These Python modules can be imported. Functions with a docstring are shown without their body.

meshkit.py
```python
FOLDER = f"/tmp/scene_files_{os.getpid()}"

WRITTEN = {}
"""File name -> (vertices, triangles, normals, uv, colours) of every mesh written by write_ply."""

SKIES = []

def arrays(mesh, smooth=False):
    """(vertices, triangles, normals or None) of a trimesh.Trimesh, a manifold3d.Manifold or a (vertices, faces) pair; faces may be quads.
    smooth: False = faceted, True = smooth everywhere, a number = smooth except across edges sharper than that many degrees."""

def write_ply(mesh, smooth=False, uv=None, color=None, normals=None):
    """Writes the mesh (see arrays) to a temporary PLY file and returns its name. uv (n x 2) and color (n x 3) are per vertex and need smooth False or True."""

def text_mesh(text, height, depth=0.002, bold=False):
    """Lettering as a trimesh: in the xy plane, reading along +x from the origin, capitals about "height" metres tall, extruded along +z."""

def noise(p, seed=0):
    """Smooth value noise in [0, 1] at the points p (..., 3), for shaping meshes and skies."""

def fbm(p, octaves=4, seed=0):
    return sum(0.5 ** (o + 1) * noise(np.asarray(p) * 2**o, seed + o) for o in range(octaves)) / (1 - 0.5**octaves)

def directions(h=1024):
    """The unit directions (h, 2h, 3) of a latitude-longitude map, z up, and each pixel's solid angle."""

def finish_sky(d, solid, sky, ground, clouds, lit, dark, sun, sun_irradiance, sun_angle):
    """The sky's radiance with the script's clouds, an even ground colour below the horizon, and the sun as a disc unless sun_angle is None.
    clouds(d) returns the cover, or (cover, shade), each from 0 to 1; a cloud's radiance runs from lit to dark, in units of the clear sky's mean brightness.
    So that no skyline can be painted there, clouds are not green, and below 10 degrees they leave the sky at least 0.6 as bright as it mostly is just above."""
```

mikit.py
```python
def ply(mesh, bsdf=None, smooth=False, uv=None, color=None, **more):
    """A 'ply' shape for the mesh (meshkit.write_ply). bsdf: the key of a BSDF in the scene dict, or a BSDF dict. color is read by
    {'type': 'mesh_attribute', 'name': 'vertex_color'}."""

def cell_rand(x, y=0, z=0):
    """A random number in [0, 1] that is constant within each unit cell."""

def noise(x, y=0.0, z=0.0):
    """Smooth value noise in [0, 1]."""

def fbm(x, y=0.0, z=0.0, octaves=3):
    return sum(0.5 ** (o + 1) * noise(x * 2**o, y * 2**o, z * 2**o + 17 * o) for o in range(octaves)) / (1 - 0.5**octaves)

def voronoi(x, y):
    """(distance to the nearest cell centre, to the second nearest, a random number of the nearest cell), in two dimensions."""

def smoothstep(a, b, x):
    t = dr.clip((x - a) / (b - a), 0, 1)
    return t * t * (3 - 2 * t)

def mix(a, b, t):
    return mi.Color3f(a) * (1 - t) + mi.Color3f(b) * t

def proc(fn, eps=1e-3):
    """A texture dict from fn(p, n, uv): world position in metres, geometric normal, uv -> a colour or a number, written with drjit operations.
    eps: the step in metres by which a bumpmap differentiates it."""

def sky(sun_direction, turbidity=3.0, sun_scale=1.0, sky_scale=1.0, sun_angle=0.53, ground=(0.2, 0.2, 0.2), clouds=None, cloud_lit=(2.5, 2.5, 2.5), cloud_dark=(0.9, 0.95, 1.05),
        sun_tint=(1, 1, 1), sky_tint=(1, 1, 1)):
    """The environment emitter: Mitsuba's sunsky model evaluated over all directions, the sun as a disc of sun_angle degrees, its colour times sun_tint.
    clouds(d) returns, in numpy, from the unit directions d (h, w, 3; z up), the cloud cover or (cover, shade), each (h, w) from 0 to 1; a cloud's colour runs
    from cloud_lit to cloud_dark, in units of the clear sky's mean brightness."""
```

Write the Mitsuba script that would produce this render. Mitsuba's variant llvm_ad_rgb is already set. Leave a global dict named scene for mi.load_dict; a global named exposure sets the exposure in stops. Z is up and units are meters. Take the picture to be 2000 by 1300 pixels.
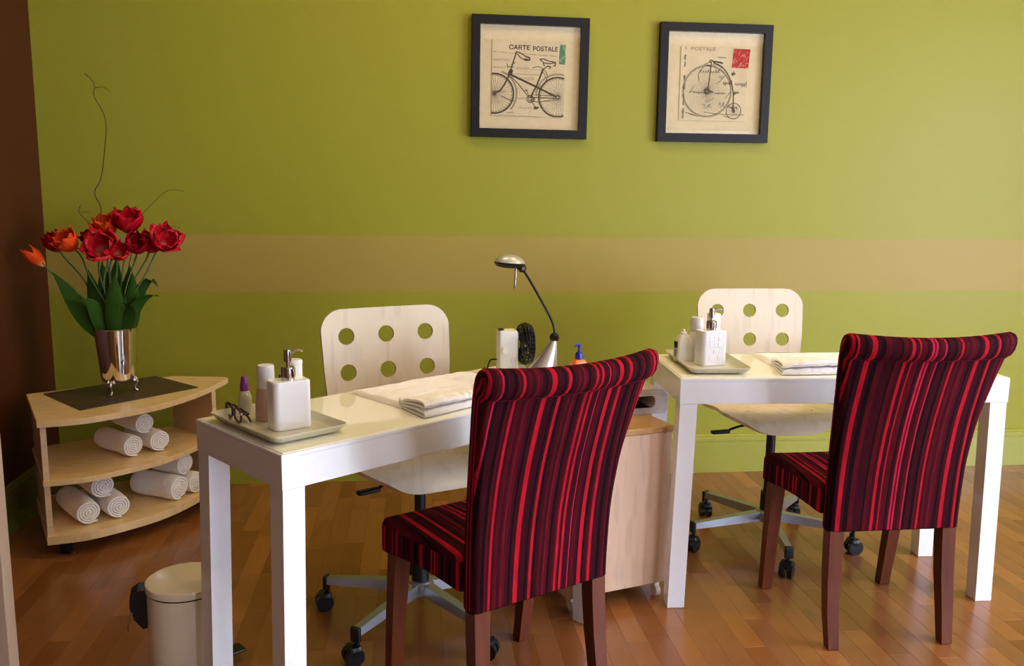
import math, numpy as np, trimesh, manifold3d as m3, shapely.geometry as sg
from shapely.ops import unary_union
from shapely import affinity
from scipy.interpolate import CubicSpline, PchipInterpolator
import drjit as dr, mitsuba as mi, mikit, meshkit
from mikit import noise, fbm, voronoi, cell_rand, smoothstep, mix, proc
T = mi.ScalarTransform4f
scene, labels = {}, {}

# ------------------------------------------------------------------ camera, light, exposure
CAM = np.array([1.5151, -3.8678, 1.2961])
FW = np.array([0.1120, 0.9808, -0.1599]); FW /= np.linalg.norm(FW)
UP = np.array([0.0061, 0.1603, 0.9870])
scene['camera'] = {'type': 'perspective', 'fov': 60.312, 'fov_axis': 'x', 'near_clip': 0.05, 'far_clip': 60.0,
                   'to_world': T().look_at(origin=CAM.tolist(), target=(CAM + FW).tolist(), up=UP.tolist())}
exposure = 0.16
WINDOW_LIGHT = (10.4, 11.8, 15.0)      # daylight in the shop window panes of the right-hand wall
LAMP_LIGHT = (360, 255, 108)              # ceiling downlights
X1, Y1, ZC = 6.10, -6.3, 2.95        # right wall, front wall, ceiling

# ------------------------------------------------------------------ helpers
counts = {}
def key(name, parent=None):
    full = (parent + '__' if parent else '') + name
    k = full; n = 0
    while k in scene or k in labels or k in counts:
        n += 1; k = f'{full}_{n:03d}'
    counts[k] = 1
    return k
def thing(name, label, cat, group=None):
    k = key(name)
    labels[k] = {'label': label, 'category': cat}
    if group: labels[k]['group'] = group
    return k
def part(parent, name, mesh, mat, smooth=False, label=None, uv=None, stuff=False):
    k = key(name, parent)
    scene[k] = mikit.ply(mesh, mat, smooth, uv=uv)
    if label: labels[k] = {'label': label}
    if stuff: labels.setdefault(k, {})['kind'] = 'stuff'
    return k
def single(name, mesh, mat, label, cat, smooth=False, uv=None, group=None):
    k = thing(name, label, cat, group)
    scene[k] = mikit.ply(mesh, mat, smooth, uv=uv)
    return k
def struct(name, mesh, mat, smooth=False):
    scene[name] = mikit.ply(mesh, mat, smooth); labels[name] = {'kind': 'structure'}; counts[name] = 1
    return name
def rotz(a):
    c, s = math.cos(a), math.sin(a)
    return np.array([[c, -s, 0], [s, c, 0], [0, 0, 1.0]])
class Frame:
    """a place: local x, y, z -> world"""
    def __init__(self, x, y, z=0.0, a=0.0): self.o = np.array([x, y, z]); self.R = rotz(a)
    def __call__(self, m):
        if isinstance(m, (list, tuple, np.ndarray)): return np.asarray(m, float) @ self.R.T + self.o
        m = m.copy(); m.vertices = m.vertices @ self.R.T + self.o; return m
def cat(*ms): return trimesh.util.concatenate([m for m in ms])
def from_m(m):
    a = m.to_mesh(); return trimesh.Trimesh(np.array(a.vert_properties[:, :3], float), np.array(a.tri_verts), process=False)
def box(x0, x1, y0, y1, z0, z1):
    return trimesh.creation.box(bounds=[[x0, y0, z0], [x1, y1, z1]])
def rbox(x0, x1, y0, y1, z0, z1, r=0.004, n=3):
    """box with rounded edges"""
    r = min(r, (x1-x0)/2.01, (y1-y0)/2.01, (z1-z0)/2.01)
    t = np.linspace(0, np.pi/2, n)
    pts = []
    for a in t:
        for b in t:
            pts.append([math.cos(a)*math.cos(b), math.sin(a)*math.cos(b), math.sin(b)])
    pts = np.array(pts) * r
    out = []
    for sx, cx in ((-1, x0+r), (1, x1-r)):
        for sy, cy in ((-1, y0+r), (1, y1-r)):
            for sz, cz in ((-1, z0+r), (1, z1-r)):
                out.append(pts*[sx, sy, sz] + [cx, cy, cz])
    return trimesh.convex.convex_hull(np.vstack(out))
def lathe(prof, n=48, c=(0, 0, 0)):
    m = trimesh.creation.revolve(np.array(prof, float), sections=n)
    m.apply_translation(c); return m
def spline(pts, n, closed=False):
    p = np.array(pts, float)
    if closed: p = np.vstack([p, p[:1]])
    d = np.r_[0, np.cumsum(np.linalg.norm(np.diff(p, axis=0), axis=1))]
    cs = CubicSpline(d, p, bc_type='periodic' if closed else 'natural')
    return cs(np.linspace(0, d[-1], n))
def tube(pts, r, n=10, caps=True):
    p = np.array(pts, float); k = len(p)
    r = np.broadcast_to(np.asarray(r, float), (k,))
    t = np.gradient(p, axis=0); t /= np.linalg.norm(t, axis=1, keepdims=True) + 1e-12
    ref = np.array([0, 0, 1.0]) if abs(t[0, 2]) < .9 else np.array([1.0, 0, 0])
    u = np.cross(t[0], ref); u /= np.linalg.norm(u)
    rings = []
    for i in range(k):
        u = u - t[i]*np.dot(u, t[i]); u /= np.linalg.norm(u) + 1e-12
        w = np.cross(t[i], u)
        a = np.arange(n)*2*np.pi/n
        rings.append(p[i] + r[i]*(np.cos(a)[:, None]*u + np.sin(a)[:, None]*w))
    v = np.vstack(rings); f = []
    for i in range(k-1):
        for j in range(n):
            a, b = i*n+j, i*n+(j+1) % n
            f += [[a, b, b+n], [a, b+n, a+n]]
    if caps:
        v = np.vstack([v, p[0], p[-1]]); c0, c1 = k*n, k*n+1
        for j in range(n):
            f += [[c0, (j+1) % n, j], [c1, (k-1)*n+j, (k-1)*n+(j+1) % n]]
    return trimesh.Trimesh(v, f, process=False)
def loft(secs):
    """square sections (centre, half x, half y) joined into a tapering bar"""
    v = []; f = []
    for c, hx, hy in secs:
        c = np.array(c)
        for sx, sy in ((-1, -1), (1, -1), (1, 1), (-1, 1)): v.append(c + [sx*hx, sy*hy, 0])
    n = len(secs)
    for i in range(n-1):
        for j in range(4):
            a, b = i*4+j, i*4+(j+1) % 4
            f += [[a, b, b+4], [a, b+4, a+4]]
    f += [[0, 2, 1], [0, 3, 2], [4*n-4, 4*n-3, 4*n-2], [4*n-4, 4*n-2, 4*n-1]]
    m = trimesh.Trimesh(v, f, process=False); m.fix_normals(); return m
def extr(poly, h, z=0.0):
    ms = []
    for g in (poly.geoms if hasattr(poly, 'geoms') else [poly]):
        if g.area < 1e-12: continue
        m = trimesh.creation.extrude_polygon(g, h); m.apply_translation([0, 0, z]); ms.append(m)
    return cat(*ms)
def grid(P, uv=None, flip=False):
    P = np.asarray(P, float); n, m = P.shape[:2]
    i, j = np.meshgrid(np.arange(n-1), np.arange(m-1), indexing='ij')
    a = (i*m+j).ravel(); f = np.vstack([np.c_[a, a+1, a+m+1], np.c_[a, a+m+1, a+m]])
    if flip: f = f[:, ::-1]
    return P.reshape(-1, 3), f, (None if uv is None else np.asarray(uv, float).reshape(-1, 2))
def join_patches(ps):
    v, f, u, o = [], [], [], 0
    for a, b, c in ps:
        v.append(a); f.append(b+o); u.append(c if c is not None else np.zeros((len(a), 2))); o += len(a)
    return np.vstack(v), np.vstack(f), np.vstack(u)
def align(m, a, b):
    """turn local +z from the origin into the direction a -> b, and move it to a"""
    d = np.array(b, float)-a; d /= np.linalg.norm(d)
    M = trimesh.geometry.align_vectors([0, 0, 1], d); M[:3, 3] = a
    m = m.copy(); m.apply_transform(M); return m

# ------------------------------------------------------------------ materials
def rgb(*c): return {'type': 'rgb', 'value': list(c)}
def pr(name, color, rough=.5, spec=.5, **k):
    scene[name] = {'type': 'twosided', 'bsdf': {'type': 'principled', 'base_color': color if isinstance(color, dict) else rgb(*color),
                   'roughness': rough, 'specular': spec, **k}}
    return name
def V(x): return mi.Color3f(*x)
def wall_fn(p, n, uv):
    g = mix((.274, .263, .023), (.297, .286, .026), fbm(p.x*1.3, p.z*1.3, 3.0))
    s = mix((.330, .246, .050), (.352, .264, .057), fbm(p.x*1.7, p.z*1.7, 9.0))
    e = .0015*(noise(p.x*40, 1.0, 0.0)-.5)
    m_ = smoothstep(.851, .8525, p.z+e)*(1-smoothstep(1.094, 1.0955, p.z+e))
    return g*(1-m_) + s*m_
pr('mat_wall_green', proc(wall_fn), .42, .22)
pr('mat_trim_green', (.285, .282, .029), .28, .5)
pr('mat_trim_shaded', (.105, .100, .018), .35, .4)  # trim green darkened: shade on the left skirting put into the colour
pr('mat_wall_brown', proc(lambda p, n, uv: mix((.050, .0090, .0009), (.056, .0105, .0012), fbm(p.y*3, p.z*3, 0.0))), .5, .3)
pr('mat_ceiling', (.78, .70, .54), .8, .2)
pr('mat_room_wall', (.30, .24, .16), .7, .2)
pr('mat_door', (.33, .23, .16), .35, .4)
def plank_fn(a, b, seed):
    def fn(p, n, uv):
        g = fbm(p.x*55 + seed, p.y*3.0, seed*1.7, 4)
        r = fbm(p.x*9 + 4*fbm(p.x*5, p.y*1.1, seed, 2), p.y*.9, seed*3.1, 2)
        ring = .5+.5*dr.sin(40*r + p.x*60)
        c = mix(a, b, dr.clip(.62*g + .38*ring, 0, 1))
        k = smoothstep(.80, .86, noise(p.x*14+seed*5, p.y*5, seed))
        return c*(1-.14*k)
    return fn
PL = [((0.25, 0.091, 0.024), (0.22, 0.076, 0.019)), ((0.285, 0.109, 0.032), (0.254, 0.094, 0.025)), ((0.199, 0.067, 0.017), (0.177, 0.058, 0.014)), ((0.258, 0.1, 0.034), (0.23, 0.085, 0.027)), ((0.321, 0.124, 0.036), (0.289, 0.108, 0.029)), ((0.215, 0.073, 0.018), (0.192, 0.064, 0.017)), ((0.242, 0.094, 0.032), (0.217, 0.081, 0.025))]
for i, (a, b) in enumerate(PL):
    pr(f'mat_plank_{i}', proc(plank_fn(a, b, 3.3*i+1)), .24, .6)
pr('mat_gap', (.07, .03, .015), .8, .1)
pr('mat_white', (.76, .78, .80), .13, .5)
pr('mat_glass_top', (.84, .84, .72), .035, .6)
pr('mat_glass_edge', (.30, .42, .34), .05, .6)
pr('mat_ceramic', (.86, .87, .88), .08, .5)
pr('mat_tray', (.50, .48, .36), .12, .5)
pr('mat_chrome', (.52, .47, .44), .10, .5, metallic=1.0)
pr('mat_silver', (.93, .90, .86), .03, .5, metallic=1.0)
pr('mat_grey_metal', (.34, .36, .39), .32, .5, metallic=.75)
pr('mat_lamp_silver', (.70, .68, .62), .27, .5, metallic=.8)
pr('mat_black', (.006, .006, .007), .32, .3)
pr('mat_black_matte', (.016, .014, .013), .6, .3)
pr('mat_white_plastic', (.78, .77, .72), .3, .5)
pr('mat_plastic_shaded', (.46, .40, .36), .35, .4)  # white plastic greyed, the shadow on the nail lamp mixed into its colour
pr('mat_cream_metal', (.72, .64, .50), .22, .5)
pr('mat_purple', (.20, .03, .24), .25, .5)
pr('mat_purple_dark', (.045, .008, .03), .15, .6)
pr('mat_frosted', (.70, .68, .68), .35, .4)
pr('mat_mauve', (.52, .36, .30), .3, .5)
pr('mat_clear_bottle', (.55, .53, .33), .1, .5)
pr('mat_orange', (.80, .16, .02), .25, .5)
pr('mat_blue', (.015, .02, .24), .25, .5)
pr('mat_frame_black', (.007, .0065, .0065), .45, .22)
pr('mat_mount', proc(lambda p, n, uv: mix((.66, .56, .34), (.70, .60, .38), noise(p.x*60, p.z*60))), .9, .1)
pr('mat_card', proc(lambda p, n, uv: mix((.58, .50, .32), (.70, .61, .40), fbm(p.x*22, p.z*22, 2.0, 4))), .85, .1)
pr('mat_ink', (.045, .030, .018), .8, .1)
pr('mat_ink_faint', (.34, .25, .16), .8, .1)
pr('mat_stamp_green', proc(lambda p, n, uv: mix((.06, .19, .12), (.22, .36, .24), smoothstep(.45, .7, fbm(p.x*130, p.z*130, 0.0)))), .8, .1)
pr('mat_stamp_red', proc(lambda p, n, uv: mix((.38, .02, .02), (.62, .16, .13), smoothstep(.5, .75, fbm(p.x*110, p.z*110, 5.0)))), .8, .1)
scene['mat_pane'] = {'type': 'thindielectric', 'int_ior': 1.5, 'ext_ior': 1.0}
scene['mat_bottle_glass'] = {'type': 'thindielectric', 'int_ior': 1.45, 'ext_ior': 1.0}
def beech(a, b, sx, sy, sz, seed):
    def fn(p, n, uv):
        g = fbm(p.x*sx+seed, p.y*sy, p.z*sz+seed, 4)
        f = smoothstep(.55, .8, noise(p.x*sx*3, p.y*sy*3, p.z*sz*3+seed))
        return mix(a, b, g)*(1-.10*f)
    return fn
pr('mat_beech_top', proc(beech((.78, .57, .29), (.68, .47, .22), 9, 22, 5, 1.0)), .32, .4)
pr('mat_beech_edge', proc(beech((.70, .50, .30), (.60, .41, .23), 9, 9, 40, 2.0)), .35, .4)
pr('mat_cabinet', proc(beech((.61, .43, .30), (.53, .35, .23), 26, 26, 3, 4.0)), .34, .4)
pr('mat_cabinet_top', proc(beech((.50, .29, .11), (.42, .235, .08), 7, 26, 9, 6.0)), .3, .4)
pr('mat_birch', proc(beech((.69, .585, .425), (.64, .53, .37), 26, 8, 2.5, 7.0)), .26, .45)
pr('mat_ply_edge', proc(lambda p, n, uv: mix((.40, .26, .11), (.24, .14, .06), smoothstep(.3, .7, noise(p.x*60, p.y*60, p.z*60)))), .5, .3)
pr('mat_slate', proc(lambda p, n, uv: mix((.040, .024, .018), (.070, .045, .032), fbm(p.x*18, p.y*90, 0.0, 4))), .4, .4)
def mahog(p, n, uv):
    g = fbm(p.x*60, p.y*60, p.z*5, 4)
    return mix((.135, .030, .007), (.060, .011, .003), g)
pr('mat_mahogany', proc(mahog), .42, .22)
def terry(p, n, uv): return .0009*noise(p.x*650, p.y*650, p.z*650) + .0022*noise(p.x*110, p.y*110, p.z*110)
scene['mat_towel'] = {'type': 'twosided', 'bsdf': {'type': 'bumpmap', 'bump': proc(terry), 'scale': 1.0,
                      'nested': {'type': 'principled', 'base_color': rgb(.86, .84, .82), 'roughness': .95, 'specular': .1, 'sheen': .6}}}
# striped velvet: uv.x runs in metres across the stripes
_rs = np.random.RandomState(11)
PAL = dict(k=(.007, .0012, .0025), d=(.030, .0020, .0045), m=(.062, .0024, .006), w=(.030, .0020, .0065), r=(.36, .0065, .0165), p=(.40, .012, .038), b=(.105, .0045, .010))
SEQ = ('d14 k8 m6 d5 r8 d6 m9 w6 m5 b3 m8 w7 k5 d10 r15 d8 w9 k5 d6 r10 k7 d9 m8 w6 b5 m7 k6 d10 m5 r8 m5 k3 r9 d7 w9 p3 d5 m10 w7 k4 r15 k6 d9 m4 r11 d8 w8 k10 d9 m7 '
       'k6 d12 b4 m6 r9 k5 r7 d12 k8 w10 r16 d9 k12 m14 w8 d16 k5 m12 d9 r11 w6 d5 r5 m16 k4 d8 p6 m4 p5 d11 m9 p4 k7').split()
STR = []; _u = 0.0
for s_ in SEQ:
    w_ = int(s_[1:])*.001*(.82 if s_[0] == 'r' else 1.06); STR.append((_u, w_, PAL[s_[0]])); _u += w_
PERIOD = _u
def velvet_fn(p, n, uv):
    x = uv.x + .0015*(noise(uv.y*9, uv.x*14)-.5) + 5*PERIOD
    x = x - PERIOD*dr.floor(x/PERIOD)
    c = V(PAL['d'])
    for a, w_, col in STR:
        k = smoothstep(a-.0009, a+.0009, x)
        c = c*(1-k) + V(col)*k
    pile = .70 + .6*fbm(uv.x*210, uv.y*28, 1.0, 3)
    return c*pile*(.86+.28*noise(uv.x*13, uv.y*7, 5.0))
pr('mat_velvet', proc(velvet_fn), .85, .06, sheen=.10, sheen_tint=1.0)
# flowers
def petal_fn(a, b, c):
    def fn(p, n, uv):
        k = smoothstep(.30, .0, uv.y); e = smoothstep(.62, 1.0, dr.abs(uv.x))*smoothstep(.2, .9, uv.y)
        v = fbm(uv.x*9, uv.y*3, 2.0, 3)
        base = mix(a, b, v)
        return base*(1-.75*k-.0*e) + V(c)*(.75*k) + V(c)*(.25*e*v)
    return fn
def thin(name, color, trans=.35, rough=.45):
    scene[name] = {'type': 'principledthin', 'base_color': color if isinstance(color, dict) else rgb(*color), 'roughness': rough, 'spec_trans': 0.0, 'diff_trans': trans, 'eta': 1.4}
    return name
thin('mat_petal_red', proc(petal_fn((.60, .010, .022), (.42, .006, .014), (.78, .40, .30))))
thin('mat_petal_dark', proc(petal_fn((.42, .006, .016), (.28, .004, .012), (.45, .22, .12))))
thin('mat_petal_orange', proc(petal_fn((.80, .10, .012), (.70, .05, .012), (.85, .50, .14))))
def leaf_fn(p, n, uv):
    v = .5+.5*dr.sin(uv.x*38)
    return mix((.024, .062, .008), (.044, .105, .016), .5*v+.5*fbm(uv.x*4, uv.y*6, 0.0))
thin('mat_leaf', proc(leaf_fn), .25, .4)
pr('mat_stem', (.07, .13, .03), .5, .4)
pr('mat_twig', (.10, .055, .015), .7, .2)

# ------------------------------------------------------------------ room shell
struct('wall_back', box(-.12, X1+.1, 0, .12, -.08, ZC), 'mat_wall_green')
struct('wall_left', box(-.12, 0, Y1, 0, -.08, ZC), 'mat_wall_brown')
struct('ceiling', box(-.12, X1+.1, Y1-.1, .12, ZC, ZC+.1), 'mat_ceiling')
WY0, WY1, WZ0, WZ1 = -4.8, -2.05, .10, 2.55      # shop window in the right-hand wall
VX0, VX1, VZ0, VZ1 = 3.8, 5.5, .15, 2.0        # low window added as frontal fill, in the wall behind the camera
struct('wall_front', cat(box(-.12, VX0, Y1-.1, Y1, -.08, ZC), box(VX1, X1+.1, Y1-.1, Y1, -.08, ZC), box(VX0, VX1, Y1-.1, Y1, -.08, VZ0), box(VX0, VX1, Y1-.1, Y1, VZ1, ZC)), 'mat_room_wall')
struct('wall_right', cat(box(X1, X1+.12, Y1, WY0, -.08, ZC), box(X1, X1+.12, WY1, 0, -.08, ZC), box(X1, X1+.12, WY0, WY1, -.08, WZ0), box(X1, X1+.12, WY0, WY1, WZ1, ZC)), 'mat_room_wall')
wf = [box(X1-.02, X1+.06, WY0, WY1, WZ0, WZ0+.07), box(X1-.02, X1+.06, WY0, WY1, WZ1-.07, WZ1)]
ys = (WY0+.035, -3.93, -3.07, WY1-.035)
for y in ys: wf.append(box(X1-.02, X1+.06, y-.035, y+.035, WZ0, WZ1))
struct('window_1', cat(*wf), 'mat_white')
def bright_pane(holder, v, k=1.0):
    m = trimesh.Trimesh(v, [[0, 2, 1], [0, 3, 2]], process=False)
    if np.dot(m.face_normals[0], np.array([2.5, -3, 1.2])-np.array(v[0])) < 0: m.invert()
    scene[key('pane', holder)] = {**mikit.ply(m, 'mat_white'), 'emitter': {'type': 'area', 'radiance': rgb(*[c*k for c in WINDOW_LIGHT])}}
for a, b in zip(ys[:-1], ys[1:]):
    bright_pane('window_1', [[X1+.04, a+.035, WZ0+.07], [X1+.04, b-.035, WZ0+.07], [X1+.04, b-.035, WZ1-.07], [X1+.04, a+.035, WZ1-.07]])
vf = [box(VX0, VX1, Y1-.06, Y1+.02, VZ0, VZ0+.06), box(VX0, VX1, Y1-.06, Y1+.02, VZ1-.06, VZ1), box(VX0, VX0+.06, Y1-.06, Y1+.02, VZ0, VZ1), box(VX1-.06, VX1, Y1-.06, Y1+.02, VZ0, VZ1)]
vf.append(box(4.60, 4.68, Y1-.06, Y1+.02, VZ0, VZ1))
struct('added_window_2', cat(*vf), 'mat_white')
for a, b in ((VX0+.05, 4.61), (4.67, VX1-.05)): bright_pane('added_window_2', [[a, Y1-.04, VZ0+.05], [b, Y1-.04, VZ0+.05], [b, Y1-.04, VZ1-.05], [a, Y1-.04, VZ1-.05]], .58)
QX0, QX1, QZ0, QZ1 = 5.60, 6.04, .30, 2.80       # narrow blinded window in the corner behind the camera
qf = [box(QX0, QX1, Y1+.0, Y1+.03, QZ0, QZ0+.05), box(QX0, QX1, Y1, Y1+.03, QZ1-.05, QZ1), box(QX0, QX0+.04, Y1, Y1+.03, QZ0, QZ1), box(QX1-.04, QX1, Y1, Y1+.03, QZ0, QZ1)]
for z in np.arange(QZ0+.10, QZ1-.06, .075): qf.append(box(QX0+.03, QX1-.03, Y1+.008, Y1+.022, z, z+.028))
struct('window_3', cat(*qf), 'mat_white')
bright_pane('window_3', [[QX0+.03, Y1+.004, QZ0+.04], [QX1-.03, Y1+.004, QZ0+.04], [QX1-.03, Y1+.004, QZ1-.04], [QX0+.03, Y1+.004, QZ1-.04]], .28)
# pale door leaf standing open at the left edge
struct('door_1', rbox(.012, .624, -1.945, -1.90, .006, 2.02, .003), 'mat_door', 30)
# skirting boards
sk = [(0, 0), (.018, 0), (.018, .143), (.0155, .1455), (.0155, .149), (.019, .151), (.019, .163), (.0155, .168), (.012, .170), (.012, .175), (.007, .181), (0, .183)]
def skirting(L):
    m = extr(sg.Polygon(sk), L); v = m.vertices.copy()
    m.vertices = np.c_[v[:, 2], -v[:, 0], v[:, 1]]; m.fix_normals(); return m
struct('baseboard_back', skirting(X1-.02), 'mat_trim_green', 25)
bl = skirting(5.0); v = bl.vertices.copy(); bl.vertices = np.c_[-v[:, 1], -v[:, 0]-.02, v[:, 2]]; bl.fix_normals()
struct('baseboard_left', bl, 'mat_trim_shaded', 25)
# recessed ceiling lamps (out of the picture)
for i, (x, y) in enumerate(((1.45, -1.05), (2.45, -1.2), (3.7, -1.5), (2.2, -3.1), (3.6, -3.6))):
    t = thing('ceiling_downlight', ['round recessed ceiling lamp over the corner shelf side of the room', 'round recessed ceiling lamp above the left desk', 'round recessed ceiling lamp above the right desk',
              'round recessed ceiling lamp at the near left', 'round recessed ceiling lamp at the near right'][i], 'ceiling lamp', 'recessed ceiling lamps')
    part(t, 'trim_ring', lathe([(.045, 0), (.062, 0), (.062, .008), (.045, .008), (.045, 0)], 32, (x, y, ZC-.0085)), 'mat_white', 30)
    d = trimesh.creation.cylinder(.044, .004, 32); d.apply_translation([x, y, ZC-.005])
    k = key('bulb', t); scene[k] = {**mikit.ply(d, 'mat_white'), 'emitter': {'type': 'area', 'radiance': rgb(*LAMP_LIGHT)}}

# ------------------------------------------------------------------ floor of laminate strips
struct('floor', box(-.12, X1+.1, Y1-.1, .12, -.09, -.007), 'mat_gap')
rs = np.random.RandomState(5)
PW = .0665
def plank(x0, x1, y0, y1):
    g = .00015; b = .0005
    v = []
    for z, o in ((-.0069, g), (-b, g), (0, g+b)):
        v += [[x0+o, y0+o, z], [x1-o, y0+o, z], [x1-o, y1-o, z], [x0+o, y1-o, z]]
    f = [[8, 9, 10], [8, 10, 11]]
    for r_ in (0, 4):
        for j in range(4):
            a, c = r_+j, r_+(j+1) % 4
            f += [[a, c, c+4], [a, c+4, a+4]]
    return np.array(v), np.array(f)
near, far = [], []
ncol = int(math.ceil(X1/PW))
for c in range(ncol):
    x0 = c*PW; x1 = min(x0+PW, X1)
    y = -rs.uniform(.02, .42)
    prev = 0.0
    while prev > Y1:
        y = max(y, Y1)
        pl = (x0, x1, y, prev, rs.randint(len(PL)), rs.rand())
        # how large it shows from the camera's side of the room
        cx, cy = (x0+x1)/2, (y+prev)/2
        inside = (cy > -1.95) and (.25+.0*cy < cx+.3) and abs((cx-1.515-.11*(cy+3.868))/(cy+3.868)) < .62
        (near if inside else far).append(pl)
        prev = y; y = prev - rs.choice([.34, .42, .5, .28])
near.sort(key=lambda q: q[2]); extra = near[298:]; near = near[:298]
for (x0, x1, y0, y1, mi_, _) in near:
    part('floor', 'plank', plank(x0, x1, y0, y1), f'mat_plank_{mi_}')
for q in range(len(PL)):
    ms = [plank(*r_[:4]) for r_ in far+extra if r_[4] == q]
    v, f, o = [], [], 0
    for a, b in ms: v.append(a); f.append(b+o); o += len(a)
    part('floor', 'far_planks', (np.vstack(v), np.vstack(f)), f'mat_plank_{q}', stuff=True)

# ------------------------------------------------------------------ corner shelf unit
A_, B_ = (.036, -.372), (.505, -.062)
BOW = [(.243, -.800), (.372, -.762), (.47, -.69), (.571, -.589), (.638, -.475), (.700, -.310), (.738, -.135)]
bow = spline(BOW, 28)
# rounded tip on the right
foot = np.vstack([[A_], bow, [(.738, -.112)], [(.724, -.096)], [B_]])
shape = sg.Polygon(foot)
def board(poly, z0, z1):
    # a slightly eased edge above and below
    e = .0015
    return cat(extr(poly.buffer(-e), z1-z0, z0), extr(poly, z1-z0-2*e, z0+e))
su = thing('corner_shelf_unit', 'pale beech corner shelf unit with bowed front and two open shelves', 'shelf unit')
part(su, 'top', board(shape, .478, .500), 'mat_beech_top')
inner = shape.buffer(-.006)
part(su, 'shelf', board(inner, .266, .286), 'mat_beech_top')
part(su, 'shelf', board(inner, .054, .085), 'mat_beech_top')
def panel(p, q, t, z0, z1):
    p, q = np.array(p), np.array(q); d = (q-p)/np.linalg.norm(q-p); n = np.array([-d[1], d[0]])*t
    return extr(sg.Polygon([p, q, q+n, p+n]), z1-z0, z0)
for z0, z1 in ((.085, .266), (.286, .478)):
    part(su, 'side_panel', panel((.262, -.775), (.07, -.372), .019, z0, z1), 'mat_beech_edge')
    part(su, 'side_panel', panel((.517, -.085), (.718, -.262), -.019, z0, z1), 'mat_beech_edge')
for x, y in ((.285, -.735), (.12, -.37), (.50, -.12), (.655, -.27)):
    ca = part(su, 'caster', Frame(x, y, 0)(cat(rbox(-.014, .014, -.022, .022, .022, .0535, .004), trimesh.creation.cylinder(.008, .012, sections=14, transform=T().translate([0, 0, .048]).matrix.numpy() if False else trimesh.transformations.translation_matrix([0, 0, .048])))), 'mat_black', 30)
    for s in (-1, 1):
        w = trimesh.creation.cylinder(.023, .014, sections=24, transform=trimesh.transformations.rotation_matrix(np.pi/2, [0, 1, 0])); w.apply_translation([x+s*.0085, y, .023])
        part(ca, 'wheel', w, 'mat_black', 30)
single('placemat', extr(sg.Polygon([(.103, -.382), (.333, -.652), (.661, -.300), (.432, -.070)]), .0025, .5002), 'mat_slate', 'dark brown rectangular placemat lying on the corner shelf unit', 'placemat')

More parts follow.
